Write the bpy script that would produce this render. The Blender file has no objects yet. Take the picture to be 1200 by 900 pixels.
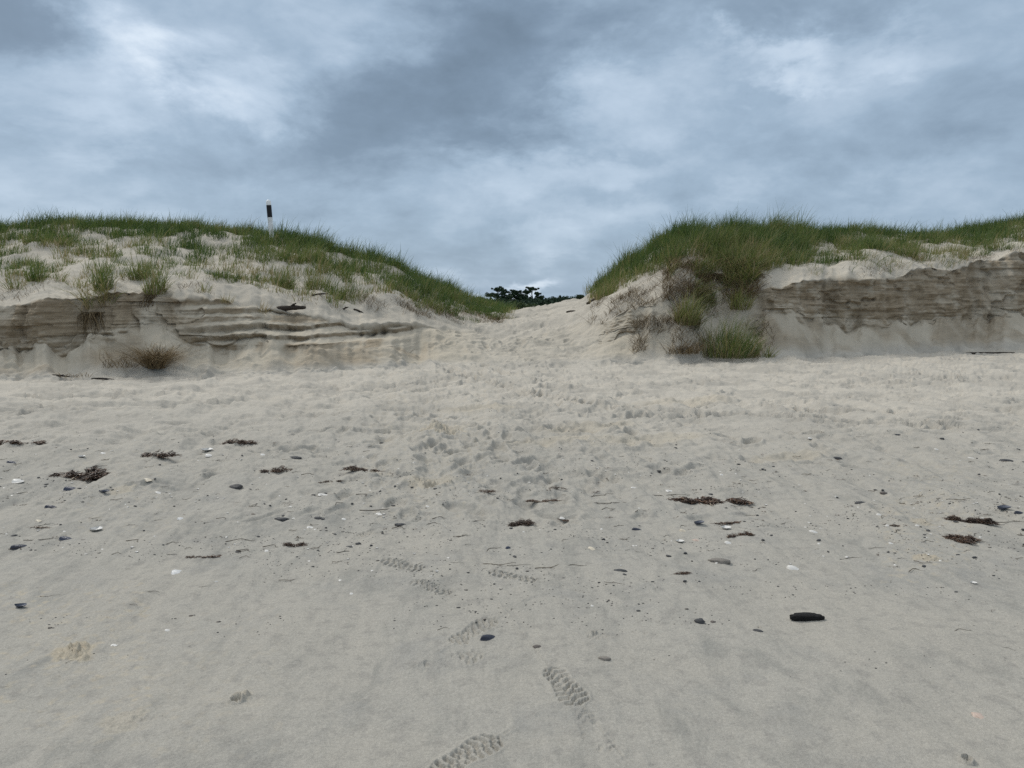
import bpy, math, random
import numpy as np
from mathutils import Vector, Matrix
rng = np.random.default_rng(7)
random.seed(7)
R = math.radians
scene = bpy.context.scene
COL = scene.collection

# ------------------------------------------------------------------ camera model (design helper)
F, CZ = 906.0, 1.5
PITCH = math.atan(100 / F)
cp, sp = math.cos(PITCH), math.sin(PITCH)
def dirs(v):
    y = (450 - np.asarray(v, float)) / F
    return cp + y * sp, -sp + y * cp            # dY, dZ
def slope(v):
    a, b = dirs(v); return b / a
def project_v(Y, Z):
    z = Z - CZ
    depth = Y * cp - z * sp
    up = Y * sp + z * cp
    return 450 - F * up / depth
def on_flat(u, v):
    a, b = dirs(v); t = -CZ / b
    return (u - 600) / F * t, a * t

# ------------------------------------------------------------------ numpy noise
def _h(ix, iy, s):
    n = (ix.astype(np.int64) * 374761393 + iy.astype(np.int64) * 668265263 + s * 974634777) & 0xFFFFFFFF
    n = ((n ^ (n >> 13)) * 1274126177) & 0xFFFFFFFF
    n = n ^ (n >> 16)
    return (n & 0xFFFF) / 65535.0
def vnoise(x, y, s=0):
    x = np.asarray(x, float); y = np.asarray(y, float)
    ix = np.floor(x); iy = np.floor(y); fx = x - ix; fy = y - iy
    fx = fx * fx * fx * (fx * (fx * 6 - 15) + 10); fy = fy * fy * fy * (fy * (fy * 6 - 15) + 10)
    a = _h(ix, iy, s); b = _h(ix + 1, iy, s); c = _h(ix, iy + 1, s); d = _h(ix + 1, iy + 1, s)
    return (a + (b - a) * fx) * (1 - fy) + (c + (d - c) * fx) * fy - .5      # -0.5..0.5
def fbm(x, y, o=4, s=0, g=.5):
    r = 0; amp = 1
    c, sn = .8, .6
    for k in range(o):
        r = r + amp * vnoise(x, y, s + k * 17); amp *= g
        x, y = 2.03 * (x * c - y * sn), 2.03 * (x * sn + y * c)
    return r
def sstep(a, b, x):
    t = np.clip((x - a) / (b - a), 0, 1); return t * t * (3 - 2 * t)

# ------------------------------------------------------------------ scene helpers
def mesh_np(name, V, quads=None, tris=None, mat=None, smooth=True, attrs=None, parent=None, link=True):
    me = bpy.data.meshes.new(name)
    V = np.ascontiguousarray(V, dtype=np.float32).reshape(-1, 3)
    nq = 0 if quads is None else len(quads); nt = 0 if tris is None else len(tris)
    me.vertices.add(len(V)); me.vertices.foreach_set('co', V.ravel())
    me.loops.add(nq * 4 + nt * 3); me.polygons.add(nq + nt)
    li = []; ls = []
    if nq: li.append(np.asarray(quads, np.int32).ravel()); ls.append(np.arange(nq, dtype=np.int32) * 4)
    if nt: li.append(np.asarray(tris, np.int32).ravel()); ls.append(nq * 4 + np.arange(nt, dtype=np.int32) * 3)
    me.loops.foreach_set('vertex_index', np.concatenate(li)); me.polygons.foreach_set('loop_start', np.concatenate(ls))
    me.update(calc_edges=True)
    for k, a in (attrs or {}).items():
        at = me.attributes.new(k, 'FLOAT', 'POINT'); at.data.foreach_set('value', np.ascontiguousarray(a, np.float32).ravel())
    if smooth: me.shade_smooth()
    else: me.shade_flat()
    if mat: me.materials.append(mat)
    o = bpy.data.objects.new(name, me)
    if link: COL.objects.link(o)
    if parent: o.parent = parent
    return o
def tag(o, label=None, cat=None, group=None, kind=None):
    for k, v in (('label', label), ('category', cat), ('group', group), ('kind', kind)):
        if v: o[k] = v
    return o
def empty(name, loc):
    o = bpy.data.objects.new(name, None); COL.objects.link(o); o.location = loc; o.empty_display_size = .1
    return o
class Geo:
    def __init__(s): s.V = []; s.Q = []; s.T = []; s.A = []; s.n = 0
    def add(s, V, Q=None, T=None, a=0.):
        V = np.asarray(V, float).reshape(-1, 3)
        if Q is not None and len(Q): s.Q.append(np.asarray(Q) + s.n)
        if T is not None and len(T): s.T.append(np.asarray(T) + s.n)
        s.V.append(V); s.A.append(np.broadcast_to(np.asarray(a, float), (len(V),))); s.n += len(V)
    def build(s, name, mat, parent=None, smooth=True, link=True):
        return mesh_np(name, np.concatenate(s.V), np.concatenate(s.Q) if s.Q else None, np.concatenate(s.T) if s.T else None,
                       mat, smooth, {'tint': np.concatenate(s.A)}, parent, link)
def tube(pts, rad, n=6, cap=True):
    pts = np.asarray(pts, float); rad = np.broadcast_to(np.asarray(rad, float), (len(pts),))
    t = np.gradient(pts, axis=0); t /= np.linalg.norm(t, axis=1, keepdims=True) + 1e-9
    ref = np.array([0, 0, 1.]) if abs(t[:, 2]).mean() < .8 else np.array([1., 0, 0])
    a = np.cross(t, ref); a /= np.linalg.norm(a, axis=1, keepdims=True) + 1e-9
    b = np.cross(t, a)
    th = np.arange(n) / n * 2 * math.pi
    V = pts[:, None] + rad[:, None, None] * (np.cos(th)[None, :, None] * a[:, None] + np.sin(th)[None, :, None] * b[:, None])
    m = len(pts)
    i = np.arange(m - 1)[:, None] * n; k = np.arange(n)[None]; k2 = (k + 1) % n
    Q = np.stack([i + k, i + k2, i + n + k2, i + n + k], -1).reshape(-1, 4)
    V = V.reshape(-1, 3); T = []
    if cap:
        V = np.vstack([V, pts[:1], pts[-1:]])
        for q in range(n):
            T.append((m * n, (q + 1) % n, q)); T.append((m * n + 1, (m - 1) * n + q, (m - 1) * n + (q + 1) % n))
    return V, Q, np.array(T, int).reshape(-1, 3)

# ------------------------------------------------------------------ materials
def newmat(name):
    m = bpy.data.materials.new(name); m.use_nodes = True
    nt = m.node_tree; b = nt.nodes['Principled BSDF']
    return m, nt, b
def N(nt, t, **kw):
    n = nt.nodes.new(t)
    for k, v in kw.items():
        if hasattr(n, k): setattr(n, k, v)
        else: n.inputs[k.replace('_', ' ')].default_value = v
    return n
def L(nt, a, b): nt.links.new(a, b)
def ramp(nt, src, stops):
    r = N(nt, 'ShaderNodeValToRGB'); e = r.color_ramp.elements
    while len(e) < len(stops): e.new(.5)
    for k, (p, c) in enumerate(stops): e[k].position = p; e[k].color = (*c, 1)
    L(nt, src, r.inputs[0]); return r
def mix(nt, f, a, b, mode='MIX'):
    m = N(nt, 'ShaderNodeMix', data_type='RGBA', blend_type=mode)
    if isinstance(f, (int, float)): m.inputs[0].default_value = f
    else: L(nt, f, m.inputs[0])
    for s, i in ((a, 6), (b, 7)):
        if isinstance(s, tuple): m.inputs[i].default_value = (*s, 1)
        else: L(nt, s, m.inputs[i])
    return m.outputs[2]
def tint_mat(name, stops, rough=.7, spec=.3, trans=0., noise=None, bump=0., bscale=60):
    m, nt, b = newmat(name)
    a = N(nt, 'ShaderNodeAttribute', attribute_name='tint')
    c = ramp(nt, a.outputs['Fac'], stops).outputs[0]
    tc = N(nt, 'ShaderNodeTexCoord')
    if noise:
        nz = N(nt, 'ShaderNodeTexNoise'); nz.inputs['Scale'].default_value = noise[0]; nz.inputs['Detail'].default_value = 4
        L(nt, tc.outputs['Object'], nz.inputs['Vector'])
        f = N(nt, 'ShaderNodeMapRange'); f.inputs[1].default_value = .35; f.inputs[2].default_value = .65
        L(nt, nz.outputs[0], f.inputs[0])
        c = mix(nt, f.outputs[0], c, noise[1])
    L(nt, c, b.inputs['Base Color'])
    b.inputs['Roughness'].default_value = rough; b.inputs['Specular IOR Level'].default_value = spec
    if bump:
        nb = N(nt, 'ShaderNodeTexNoise'); nb.inputs['Scale'].default_value = bscale; nb.inputs['Detail'].default_value = 5
        L(nt, tc.outputs['Object'], nb.inputs['Vector'])
        bp = N(nt, 'ShaderNodeBump'); bp.inputs['Strength'].default_value = bump; bp.inputs['Distance'].default_value = .01
        L(nt, nb.outputs[0], bp.inputs['Height']); L(nt, bp.outputs[0], b.inputs['Normal'])
    if trans:
        out = nt.nodes['Material Output']
        tr = N(nt, 'ShaderNodeBsdfTranslucent'); L(nt, c, tr.inputs[0])
        ms = N(nt, 'ShaderNodeMixShader'); ms.inputs[0].default_value = trans
        L(nt, b.outputs[0], ms.inputs[1]); L(nt, tr.outputs[0], ms.inputs[2]); L(nt, ms.outputs[0], out.inputs[0])
    return m

GRASS = tint_mat('beach_grass', [(0, (.026, .058, .018)), (.3, (.072, .125, .026)), (.6, (.165, .195, .050)), (.8, (.27, .225, .10)), (1, (.38, .31, .19))], .55, .35, .3)
DEAD = tint_mat('dead_grass', [(0, (.055, .038, .020)), (.6, (.145, .102, .054)), (1, (.31, .24, .145))], .85, .15)
WEED = tint_mat('seaweed', [(0, (.022, .013, .009)), (.5, (.068, .038, .022)), (.85, (.15, .078, .042)), (1, (.30, .24, .17))], .45, .5)
WOOD = tint_mat('driftwood', [(0, (.055, .045, .036)), (1, (.12, .10, .08))], .85, .2, noise=(30, (.03, .024, .02)), bump=.6, bscale=80)
TWIG = tint_mat('twig', [(0, (.028, .021, .016)), (1, (.10, .075, .05))], .8, .2)
CHAR = tint_mat('charred_wood', [(0, (.012, .011, .011)), (1, (.02, .018, .017))], .75, .3, bump=.8, bscale=120)
STONE = tint_mat('pebble_stone', [(0, (.025, .026, .03)), (.4, (.055, .056, .06)), (.7, (.15, .12, .10)), (1, (.34, .30, .25))], .6, .4, noise=(90, (.06, .058, .056)), bump=.3, bscale=150)
MUSSEL = tint_mat('mussel_shell', [(0, (.012, .014, .028)), (.7, (.03, .038, .07)), (1, (.10, .11, .14))], .35, .5, bump=.3, bscale=150)
SHELL = tint_mat('pale_shell', [(0, (.72, .70, .66)), (.4, (.60, .62, .64)), (.65, (.62, .50, .30)), (.82, (.48, .27, .17)), (1, (.33, .28, .22))], .45, .4, noise=(120, (.5, .47, .43)))
SANDCLOD = tint_mat('sand_clod', [(0, (.36, .31, .23)), (1, (.44, .39, .31))], .95, .05, bump=.5, bscale=200)
WHITE = tint_mat('white_paint', [(0, (.86, .87, .88)), (1, (.7, .7, .7))], .5, .3, noise=(9, (.68, .68, .67)))
BLACK = tint_mat('black_band', [(0, (.012, .012, .014)), (1, (.02, .02, .02))], .5, .3)
BARK = tint_mat('pine_bark', [(0, (.035, .030, .026)), (1, (.06, .05, .045))], .9, .1)
NEEDLE = tint_mat('pine_needles', [(0, (.014, .030, .018)), (.6, (.028, .054, .030)), (1, (.06, .09, .04))], .7, .2)
BUSH = tint_mat('shrub_leaves', [(0, (.020, .036, .018)), (.6, (.040, .065, .028)), (1, (.085, .11, .04))], .7, .2, .15)

def sand_material():
    m, nt, b = newmat('sand')
    pos = N(nt, 'ShaderNodeNewGeometry').outputs['Position']
    def noise(scale, detail=4, rough=.55, vec=None, dist=0.):
        n = N(nt, 'ShaderNodeTexNoise'); n.inputs['Scale'].default_value = scale; n.inputs['Detail'].default_value = detail
        n.inputs['Roughness'].default_value = rough; n.inputs['Distortion'].default_value = dist
        L(nt, vec or pos, n.inputs['Vector']); return n.outputs[0]
    def mapping(rot, sc):
        mp = N(nt, 'ShaderNodeMapping'); mp.inputs['Rotation'].default_value = rot; mp.inputs['Scale'].default_value = sc
        L(nt, pos, mp.inputs['Vector']); return mp.outputs[0]
    def mr(x, a, b_, lo=0., hi=1.):
        n = N(nt, 'ShaderNodeMapRange'); n.interpolation_type = 'SMOOTHSTEP'
        for k, v in ((1, a), (2, b_), (3, lo), (4, hi)): n.inputs[k].default_value = v
        L(nt, x, n.inputs[0]); return n.outputs[0]
    def attr(nm): return N(nt, 'ShaderNodeAttribute', attribute_name=nm).outputs['Fac']
    def math_(op, a, c):
        n = N(nt, 'ShaderNodeMath', operation=op)
        for k, s in ((0, a), (1, c)):
            if isinstance(s, (int, float)): n.inputs[k].default_value = s
            else: L(nt, s, n.inputs[k])
        return n.outputs[0]
    streak = noise(2.2, 6, .62, mapping((0, 0, R(9)), (1.9, .8, 1)), 1.1)
    patch = noise(.9, 5, .6, None, .6)
    damp = mix(nt, mr(streak, .46, .70), (.340, .322, .284), (.255, .247, .222))
    damp = mix(nt, mr(noise(3.1, 6, .62, None, .8), .5, .68, 0, .55), damp, (.262, .255, .236))
    damp = mix(nt, mr(patch, .42, .62, 0, .75), damp, (.353, .331, .288))
    mott = noise(14, 5, .65)
    damp = mix(nt, mr(mott, .48, .70, 0, .55), damp, (.232, .22, .2))
    dry = mix(nt, mr(patch, .40, .64), (.450, .415, .357), (.362, .337, .293))
    dry = mix(nt, mr(noise(5, 5, .6, mapping((0, 0, 0), (.5, 1.6, 1))), .5, .7, 0, .5), dry, (.335, .312, .272))
    c = mix(nt, attr('dry'), damp, dry)
    c = mix(nt, attr('tan'), c, (.42, .365, .275))
    # exposed damp strata in the cut bank
    st = noise(1.0, 6, .65, mapping((0, 0, 0), (1.2, 1.2, 17)), .5)
    st2 = noise(1.0, 3, .6, mapping((0, R(1.5), 0), (.9, .9, 26)), .6)
    face = mix(nt, mr(st, .36, .64), (.215, .168, .113), (.305, .247, .174))
    face = mix(nt, mr(st2, .52, .68, 0, .5), face, (.150, .114, .078))
    face = mix(nt, mr(noise(1.1, 4), .45, .62, 0, .5), face, (.275, .228, .165))
    c = mix(nt, attr('face'), c, face)
    grain = mr(noise(420, 2, .7), .3, .7, .80, 1.17)
    grain2 = mr(noise(95, 3, .7), .3, .7, .90, 1.10)
    g = math_('MULTIPLY', grain, grain2)
    gc = N(nt, 'ShaderNodeCombineColor'); [L(nt, g, gc.inputs[k]) for k in range(3)]
    c = mix(nt, 1., c, gc.outputs[0], 'MULTIPLY')
    L(nt, c, b.inputs['Base Color'])
    b.inputs['Roughness'].default_value = .95; b.inputs['Specular IOR Level'].default_value = .12
    hf = math_('MULTIPLY', attr('face'), math_('ADD', math_('MULTIPLY', st, 3.0), math_('MULTIPLY', noise(22, 5, .65), 2.2)))
    hd = math_('MULTIPLY', attr('dry'), math_('MULTIPLY', noise(4.5, 5, .62, mapping((0, 0, 0), (.5, 1, 1))), 1.9))
    hs = math_('ADD', math_('MULTIPLY', noise(260, 3, .7), .25), math_('ADD', math_('MULTIPLY', noise(45, 4, .6), .7), noise(11, 4, .6)))
    h = math_('ADD', hf, math_('ADD', hd, hs))
    bp = N(nt, 'ShaderNodeBump'); bp.inputs['Strength'].default_value = .55; bp.inputs['Distance'].default_value = .012
    L(nt, h, bp.inputs['Height']); L(nt, bp.outputs[0], b.inputs['Normal'])
    return m
SAND = sand_material()

# ------------------------------------------------------------------ the terrain: beach, cut bank, dunes
#        u    toe   base v,dY    lip v,dY    mid v,dY   crest v,dY
TAB = np.array([
    (-3500, 470, 430, 1.2, 370, 1.5, 320, 4.0, 262, 9),
    (-700, 453, 415, 1.2, 362, 1.5, 325, 4.0, 268, 9),
    (0,   447, 408, 1.0, 356, 1.25, 322, 3.5, 270, 9),
    (60,  446, 406, 1.0, 350, 1.25, 318, 3.5, 266, 9),
    (100, 445, 404, 1.0, 348, 1.30, 315, 3.5, 264, 9),
    (140, 444, 399, 1.1, 340, 1.40, 315, 3.5, 264, 9),
    (175, 443, 384, 1.6, 338, 2.00, 318, 3.6, 265, 9),
    (210, 442, 399, 1.2, 348, 1.60, 322, 3.6, 266, 9),
    (260, 440, 407, .9, 352, 1.70, 325, 3.8, 269, 9),
    (300, 439, 409, .9, 360, 1.80, 328, 3.8, 273, 9),
    (340, 437, 410, .9, 368, 1.90, 335, 4.0, 280, 9),
    (380, 436, 411, .9, 376, 2.00, 340, 4.0, 290, 9),
    (420, 434, 411, .9, 382, 2.00, 345, 4.0, 302, 9),
    (460, 432, 409, 1.0, 384, 2.10, 352, 4.2, 316, 9),
    (500, 430, 407, 1.3, 386, 2.60, 362, 5.0, 331, 9.5),
    (540, 429, 409, 1.8, 390, 3.80, 369, 7.0, 350, 11),
    (580, 428, 411, 2.0, 393, 4.20, 374, 8.0, 362.5, 13),
    (620, 428, 411, 2.0, 393, 4.20, 372, 8.0, 361, 13),
    (660, 428, 409, 2.0, 388, 4.00, 366, 8.0, 355, 12.5),
    (685, 428, 405, 1.8, 381, 3.40, 359, 7.0, 348, 12),
    (705, 427, 401, 1.5, 378, 2.20, 352, 5.0, 338, 9),
    (725, 427, 394, 1.2, 372, 1.60, 345, 4.0, 320, 8),
    (745, 426, 392, 1.0, 366, 1.50, 335, 4.0, 300, 7.5),
    (770, 425, 389, 1.0, 355, 1.80, 322, 4.0, 284, 7.5),
    (800, 425, 386, 1.0, 345, 2.00, 308, 4.0, 274, 7),
    (840, 424, 395, .8, 350, 1.90, 312, 3.8, 273, 7),
    (870, 423, 392, .9, 342, 1.80, 308, 3.8, 274, 7),
    (900, 422, 378, 1.2, 338, 1.50, 310, 3.6, 274, 7),
    (950, 419, 384, 1.1, 331, 1.40, 308, 3.5, 277, 8),
    (1000, 417, 387, 1.1, 326, 1.40, 300, 3.5, 277, 9),
    (1050, 416, 388, 1.1, 322, 1.40, 298, 3.5, 278, 9),
    (1100, 414, 381, 1.3, 316, 1.80, 295, 3.6, 278, 9),
    (1150, 413, 373, 1.6, 306, 2.20, 290, 3.8, 270, 9),
    (1200, 412, 366, 1.8, 299, 2.50, 282, 4.0, 257, 9),
    (1900, 408, 365, 1.8, 295, 2.50, 275, 4.0, 250, 9),
    (4700, 404, 370, 1.8, 300, 2.50, 270, 4.0, 245, 9)], float)
left = np.concatenate([-np.geomspace(60, 3400, 46)[::-1], np.arange(-52, 0, 4)])
right = 1200 - left[::-1]
uc = np.concatenate([left, np.arange(0, 480, 1.35), np.arange(480, 745, .8), np.arange(745, 1200.1, 1.35), right])
uc = np.unique(np.round(uc, 3))
ctl = [np.interp(uc, TAB[:, 0], TAB[:, k]) for k in range(1, 10)]
def smooth_u(arr, sig):
    w = np.arange(-40, 1241, 1.0); a = np.interp(w, uc, arr)
    k = np.exp(-.5 * (np.arange(-30, 31) / sig) ** 2); k /= k.sum()
    ap = np.pad(a, 30, mode='edge'); s = np.convolve(ap, k, 'valid')
    out = arr.copy(); ins = (uc >= -30) & (uc <= 1230); out[ins] = np.interp(uc[ins], w, s); return out
ctl = [smooth_u(c, 9) for c in ctl]
toe_v, base_v, base_d, lip_v, lip_d, mid_v, mid_d, cr_v, cr_d = ctl
w1 = fbm(uc / 38, uc * 0 + 3.1, 4, 1); w2 = fbm(uc / 26, uc * 0 + 8.7, 4, 5); w3 = fbm(uc / 60, uc * 0 + 1.7, 3, 9)
band = sstep(540, 470, uc) + sstep(700, 760, uc)
toe_v = toe_v + w3 * 3; lip_v = lip_v + w2 * 9 * band; base_v = base_v + w1 * 26 * band + fbm(uc / 95, uc * 0 + 4.4, 2, 19) * 22 * sstep(880, 930, uc); cr_v = cr_v + fbm(uc / 45, uc * 0 + 5.5, 4, 12) * 4
ac = (uc - 600) / F / 1.0025
dY, dZ = dirs(toe_v); toeY = CZ / -dZ * dY
Yb, Yl, Ym, Yc = toeY + base_d, toeY + lip_d, toeY + mid_d, toeY + cr_d
Zb, Zl, Zm, Zc = (CZ + Y * slope(v) for Y, v in ((Yb, base_v), (Yl, lip_v), (Ym, mid_v), (Yc, cr_v)))
gapw = sstep(520, 580, uc) * (1 - sstep(680, 730, uc))
back = [(2.0, .02), (5.0, .35), (9.0, .75), (16, 1.0), (60, 1.0), (400, 1.), (3500, 1.)]
Ys = [toeY, Yb, Yl, Ym, Yc]; Zs = [toeY * 0, Zb, Zl, Zm, Zc]
for d, f in back:
    Ys.append(Yc + d); Zs.append(Zc * (1 - f) + (-.3 * f if d < 100 else -1.0))
counts = [46, 84, 46, 60, 14, 14, 10, 8, 6, 5, 5]
NEAR = 600
Y0 = 1.35
rows_Y, rows_Z, rows_s = [], [], []
for (yy, ww) in ():
    pass
t = np.concatenate([np.linspace(0, .68, 430, endpoint=False), np.linspace(.68, 1, 440, endpoint=False)]); NEAR = len(t)
for q in t:
    rows_Y.append(1 / ((1 - q) / Y0 + q / toeY)); rows_Z.append(0 * toeY); rows_s.append(-1 + q)
for k, n in enumerate(counts):
    for q in np.linspace(0, 1, n, endpoint=(k == len(counts) - 1)):
        rows_Y.append(Ys[k] * (1 - q) + Ys[k + 1] * q); rows_Z.append(Zs[k] * (1 - q) + Zs[k + 1] * q); rows_s.append(k + q)
GY = np.array(rows_Y); GZ = np.array(rows_Z); GS = np.array(rows_s)
# soften the profile corners except at the lip of the bank
def smooth_rows(A, w, n):
    for _ in range(n):
        B = A.copy(); B[1:-1] = (A[:-2] + 2 * A[1:-1] + A[2:]) / 4
        A = A + (B - A) * w
    return A
wrow = np.ones(len(GS)); wrow[0] = wrow[-1] = 0
lipw = np.clip(np.abs(GS - 2) / .25, 0, 1) * np.clip(np.abs(GS - 1) / .2, 0.15, 1); wrow *= lipw; wrow[GS > 9] = 0
wcol = 1 - .0 * gapw
GZ = smooth_rows(GZ, wrow[:, None], 40)
wg = np.outer(((GS > -.03) & (GS < 6)).astype(float), gapw)
GZ = smooth_rows(GZ, wg, 260)
A = np.broadcast_to(ac, GY.shape)
GX = A * GY
S = np.broadcast_to(GS[:, None], GY.shape); U = np.broadcast_to(uc, GY.shape)
# ---- cut bank relief
inface = sstep(.75, 1.0, S) * (1 - sstep(1.97, 2.03, S))
tt = np.clip(S - 1, 0, 1)
ledge = sstep(195, 240, U) * (1 - sstep(470, 520, U))
scarpL = 1 - sstep(200, 240, U)
scarpR = sstep(870, 900, U) + 0 * U
lowR = sstep(695, 712, U) * (1 - sstep(760, 775, U))
hard = np.clip(scarpL + scarpR + ledge, 0, 1)
face_rows = (S >= .7) & (S <= 2.05)
fi = np.where(face_rows.any(axis=1))[0]; f0, f1 = fi[0], fi[-1] + 1
sl = slice(f0, f1)
Xf, Yf, Zf, Tf, Uf = GX[sl], GY[sl], GZ[sl].copy(), tt[sl], U[sl]
# stepped shelves on the left block
H = np.broadcast_to((Zl - Zb), Xf.shape)
zz = Zf + .10 * fbm(Xf * .5, Xf * 0 + 2.2, 3, 21) + .055 * fbm(Xf * 2.2, Zf * 2.5, 4, 22, .6) + .010 * fbm(Xf * 13, Zf * 13, 2, 23)
per = .185
ph = zz / per + .95 * vnoise(zz * 2.6, Xf * .12, 24); fl = np.floor(ph); fr = ph - fl
rs = .5 + .8 * (_h(fl, fl * 0, 31) - .5)
st = (fl + np.where(fr < rs, fr / rs * .22, .22 + .78 * sstep(0, 1, (fr - rs) / (1 - rs)))) * per
dz = (st - zz) * ledge[sl] * inface[sl] * (.45 + .5 * sstep(-.2, .2, fbm(Xf * 1.7, Zf * 2, 3, 28)))
riser = sstep(-.08, .04, fr - rs) * (1 - sstep(.93, 1.0, fr)) * sstep(-.12, .10, fbm(Xf * 1.1, fl * 3.3, 4, 29) + .05)
Yf = Yf - dz * ((Yl - Yb) / np.maximum(Zl - Zb, .2))
Zf = Zf + dz
strata = .06 * fbm(Zf * 8, Xf * .5, 4, 41, .55) + .018 * vnoise(Zf * 30, Xf * 1.2, 47)
chunk = .24 * fbm(Xf * 1.3, Zf * .8, 4, 51, .58) + .09 * np.abs(fbm(Xf * 4.5, Zf * 1.5, 3, 57))
bid = np.floor(Zf / .24 + .5 * fbm(Xf * .7, Zf * .4, 2, 64)); xid = np.floor(Xf / .62 + 5 * _h(bid, bid * 0, 65) + .8 * fbm(Xf * 1.2, Zf * 3, 3, 66))
block = .13 * (_h(xid, bid, 67) - .5) * (_h(xid, bid, 68) > .35)
crumb = block + .035 * fbm(Xf * 11, Zf * 11, 3, 63)
slab = .12 * sstep(-.02, .02, fbm(Xf * 1.0 + 5, Zf * 1.1, 3, 61))
amp = (inface[sl] * np.clip(scarpL + scarpR + .55 * ledge + .5 * lowR, 0, 1)[sl])
GYn = GY.copy(); GYn[sl] = Yf + (strata + chunk + slab + crumb - .05) * amp
GZ[sl] = Zf
# wind-shaped relief above and below the bank
dune = sstep(-.05, .3, S)
loose = dune * (1 - inface * hard)
far_cut = (S < 6.5)
X_, Y_ = GX, GY
rel = np.zeros_like(GZ)
dm = (GS > -.06) & (GS < 6.5); di = np.where(dm)[0]; ds = slice(di[0], di[-1] + 1)
rel[ds] = .26 * fbm(X_[ds] * .55, Y_[ds] * .55, 4, 71) * sstep(.1, 1, S[ds]) + .09 * fbm(X_[ds] * 2.2, Y_[ds] * 2.2, 4, 75)
GZ = GZ + rel * loose * (S < 6.5)
# crumbled lumps of fallen sand along the foot of the bank
lump = np.zeros_like(GZ)
lump[ds] = np.clip(fbm(X_[ds] * 5, Y_[ds] * 5, 3, 81) - .22, 0, 1) * .16
GZ = GZ + lump * sstep(-.05, .1, S) * (1 - sstep(.9, 1.1, S)) * hard

# ---- the beach surface
nb = np.where(GS < .4)[0][-1] + 1; bs = slice(0, nb)
Xb, Yb_, Sb = GX[bs], GY[bs], S[bs]
bz = .05 * fbm(Xb * .45, Yb_ * .45, 3, 101) + .022 * fbm(Xb * 1.6, Yb_ * 1.6, 3, 105)
ca, sa = math.cos(R(98)), math.sin(R(98))
xr, yr = Xb * ca + Yb_ * sa, -Xb * sa + Yb_ * ca
rough = sstep(3.2, 6.5, Yb_ + 1.2 * fbm(Xb * .5, Yb_ * .5, 2, 99))
bz += (.016 + .045 * rough) * fbm(xr * .9, yr * 3.4, 5, 111, .56)
bz += .005 * (.35 + rough) * fbm(Xb * 14, Yb_ * 14, 3, 121)
dn = fbm(Xb * 1.5, Yb_ * 2.8, 4, 137, .6)
bz += sstep(5.5, 10, Yb_) * (-.05 * sstep(.12, .45, dn) - .024 * sstep(.1, .35, fbm(Xb * 3.2, Yb_ * 6, 3, 139)))
bz += sstep(8, 12, Yb_) * .045 * fbm(Xb * 2.6, Yb_ * 3.4, 4, 131)
tanm = .55 * sstep(.05, .5, S) * (1 - gapw * .6) * (1 - sstep(1.9, 2.1, S) * .6)
def stamp_box(cx, cy, r):
    i0 = np.searchsorted(-0 + GY[:NEAR, len(uc) // 2], cy - r) ; i0 = max(0, i0 - 40)
    i1 = np.searchsorted(GY[:NEAR, len(uc) // 2], cy + r) + 90
    i1 = min(nb, i1)
    a0, a1 = (cx - r) / max(cy - r, .4), (cx + r) / max(cy - r, .4)
    a2, a3 = (cx - r) / (cy + r), (cx + r) / (cy + r)
    j0 = np.searchsorted(ac, min(a0, a2)); j1 = np.searchsorted(ac, max(a1, a3))
    return slice(i0, i1), slice(max(j0 - 1, 0), j1 + 1)
def dent(cx, cy, hd, Ln, Wd, dep, rim=.35, tan=0.):
    r = Ln * 1.6 + .05
    si, sj = stamp_box(cx, cy, r)
    x = Xb[si, sj] - cx; y = Yb_[si, sj] - cy
    c, s = math.cos(hd), math.sin(hd)
    p = (x * s + y * c) / (Ln / 2); q = (x * c - y * s) / (Wd / 2)
    wv = .55 * fbm(x * 9 + cx, y * 9 + cy, 2, 7)
    d = np.sqrt(p * p + q * q) + wv
    dep *= .8 + .95 * float(sstep(5., 10., cy))
    bz[si, sj] += -dep * (1 - sstep(.45, 1.05, d)) + dep * rim * np.exp(-((d - 1.2) / .28) ** 2)
    if tan: tanm[:nb][si, sj] = np.maximum(tanm[:nb][si, sj], tan * (1 - sstep(.9, 1.7, d)))
def boot(u, v, hd, Ln=.30, Wd=.118, dep=.010, fade=1.):
    cx, cy = on_flat(u, v)
    si, sj = stamp_box(cx, cy, Ln * .8)
    x = Xb[si, sj] - cx; y = Yb_[si, sj] - cy
    c, s = math.cos(hd), math.sin(hd)
    p = (x * s + y * c) / Ln; q = (x * c - y * s) / Wd
    hw = np.interp(p, [-.5, -.46, -.34, -.12, .04, .24, .4, .5], [0, .28, .40, .33, .41, .50, .38, 0])
    e = (hw - np.abs(q)) * Wd
    ins = sstep(-.003, .006, e)
    if fade < 1: ins = ins * sstep(-.25, .15, fbm(x * 14 + u, y * 14, 3, 33) + fade - .5)
    ppx = p * Ln
    curve = q * q * .05
    lug = np.sin((ppx + np.where(p > -.1, curve, -curve)) * 2 * math.pi / .034)
    mid = np.sin(q * 9) * np.sin(ppx * 2 * math.pi / .04)
    pat = np.where(np.abs(q) < .16, mid, lug)
    pat = pat * np.where((p > -.16) & (p < -.04), .25, 1)
    lg = min(.017, dep * 1.5)
    bz[si, sj] += ins * (-dep * 1.25 + lg * sstep(-.35, .35, pat)) + .4 * dep * np.exp(-((e + .008) / .008) ** 2) * sstep(-.15, .2, fbm(x * 20, y * 20, 2, 3) + .1)
rr = random.Random(3)
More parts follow.
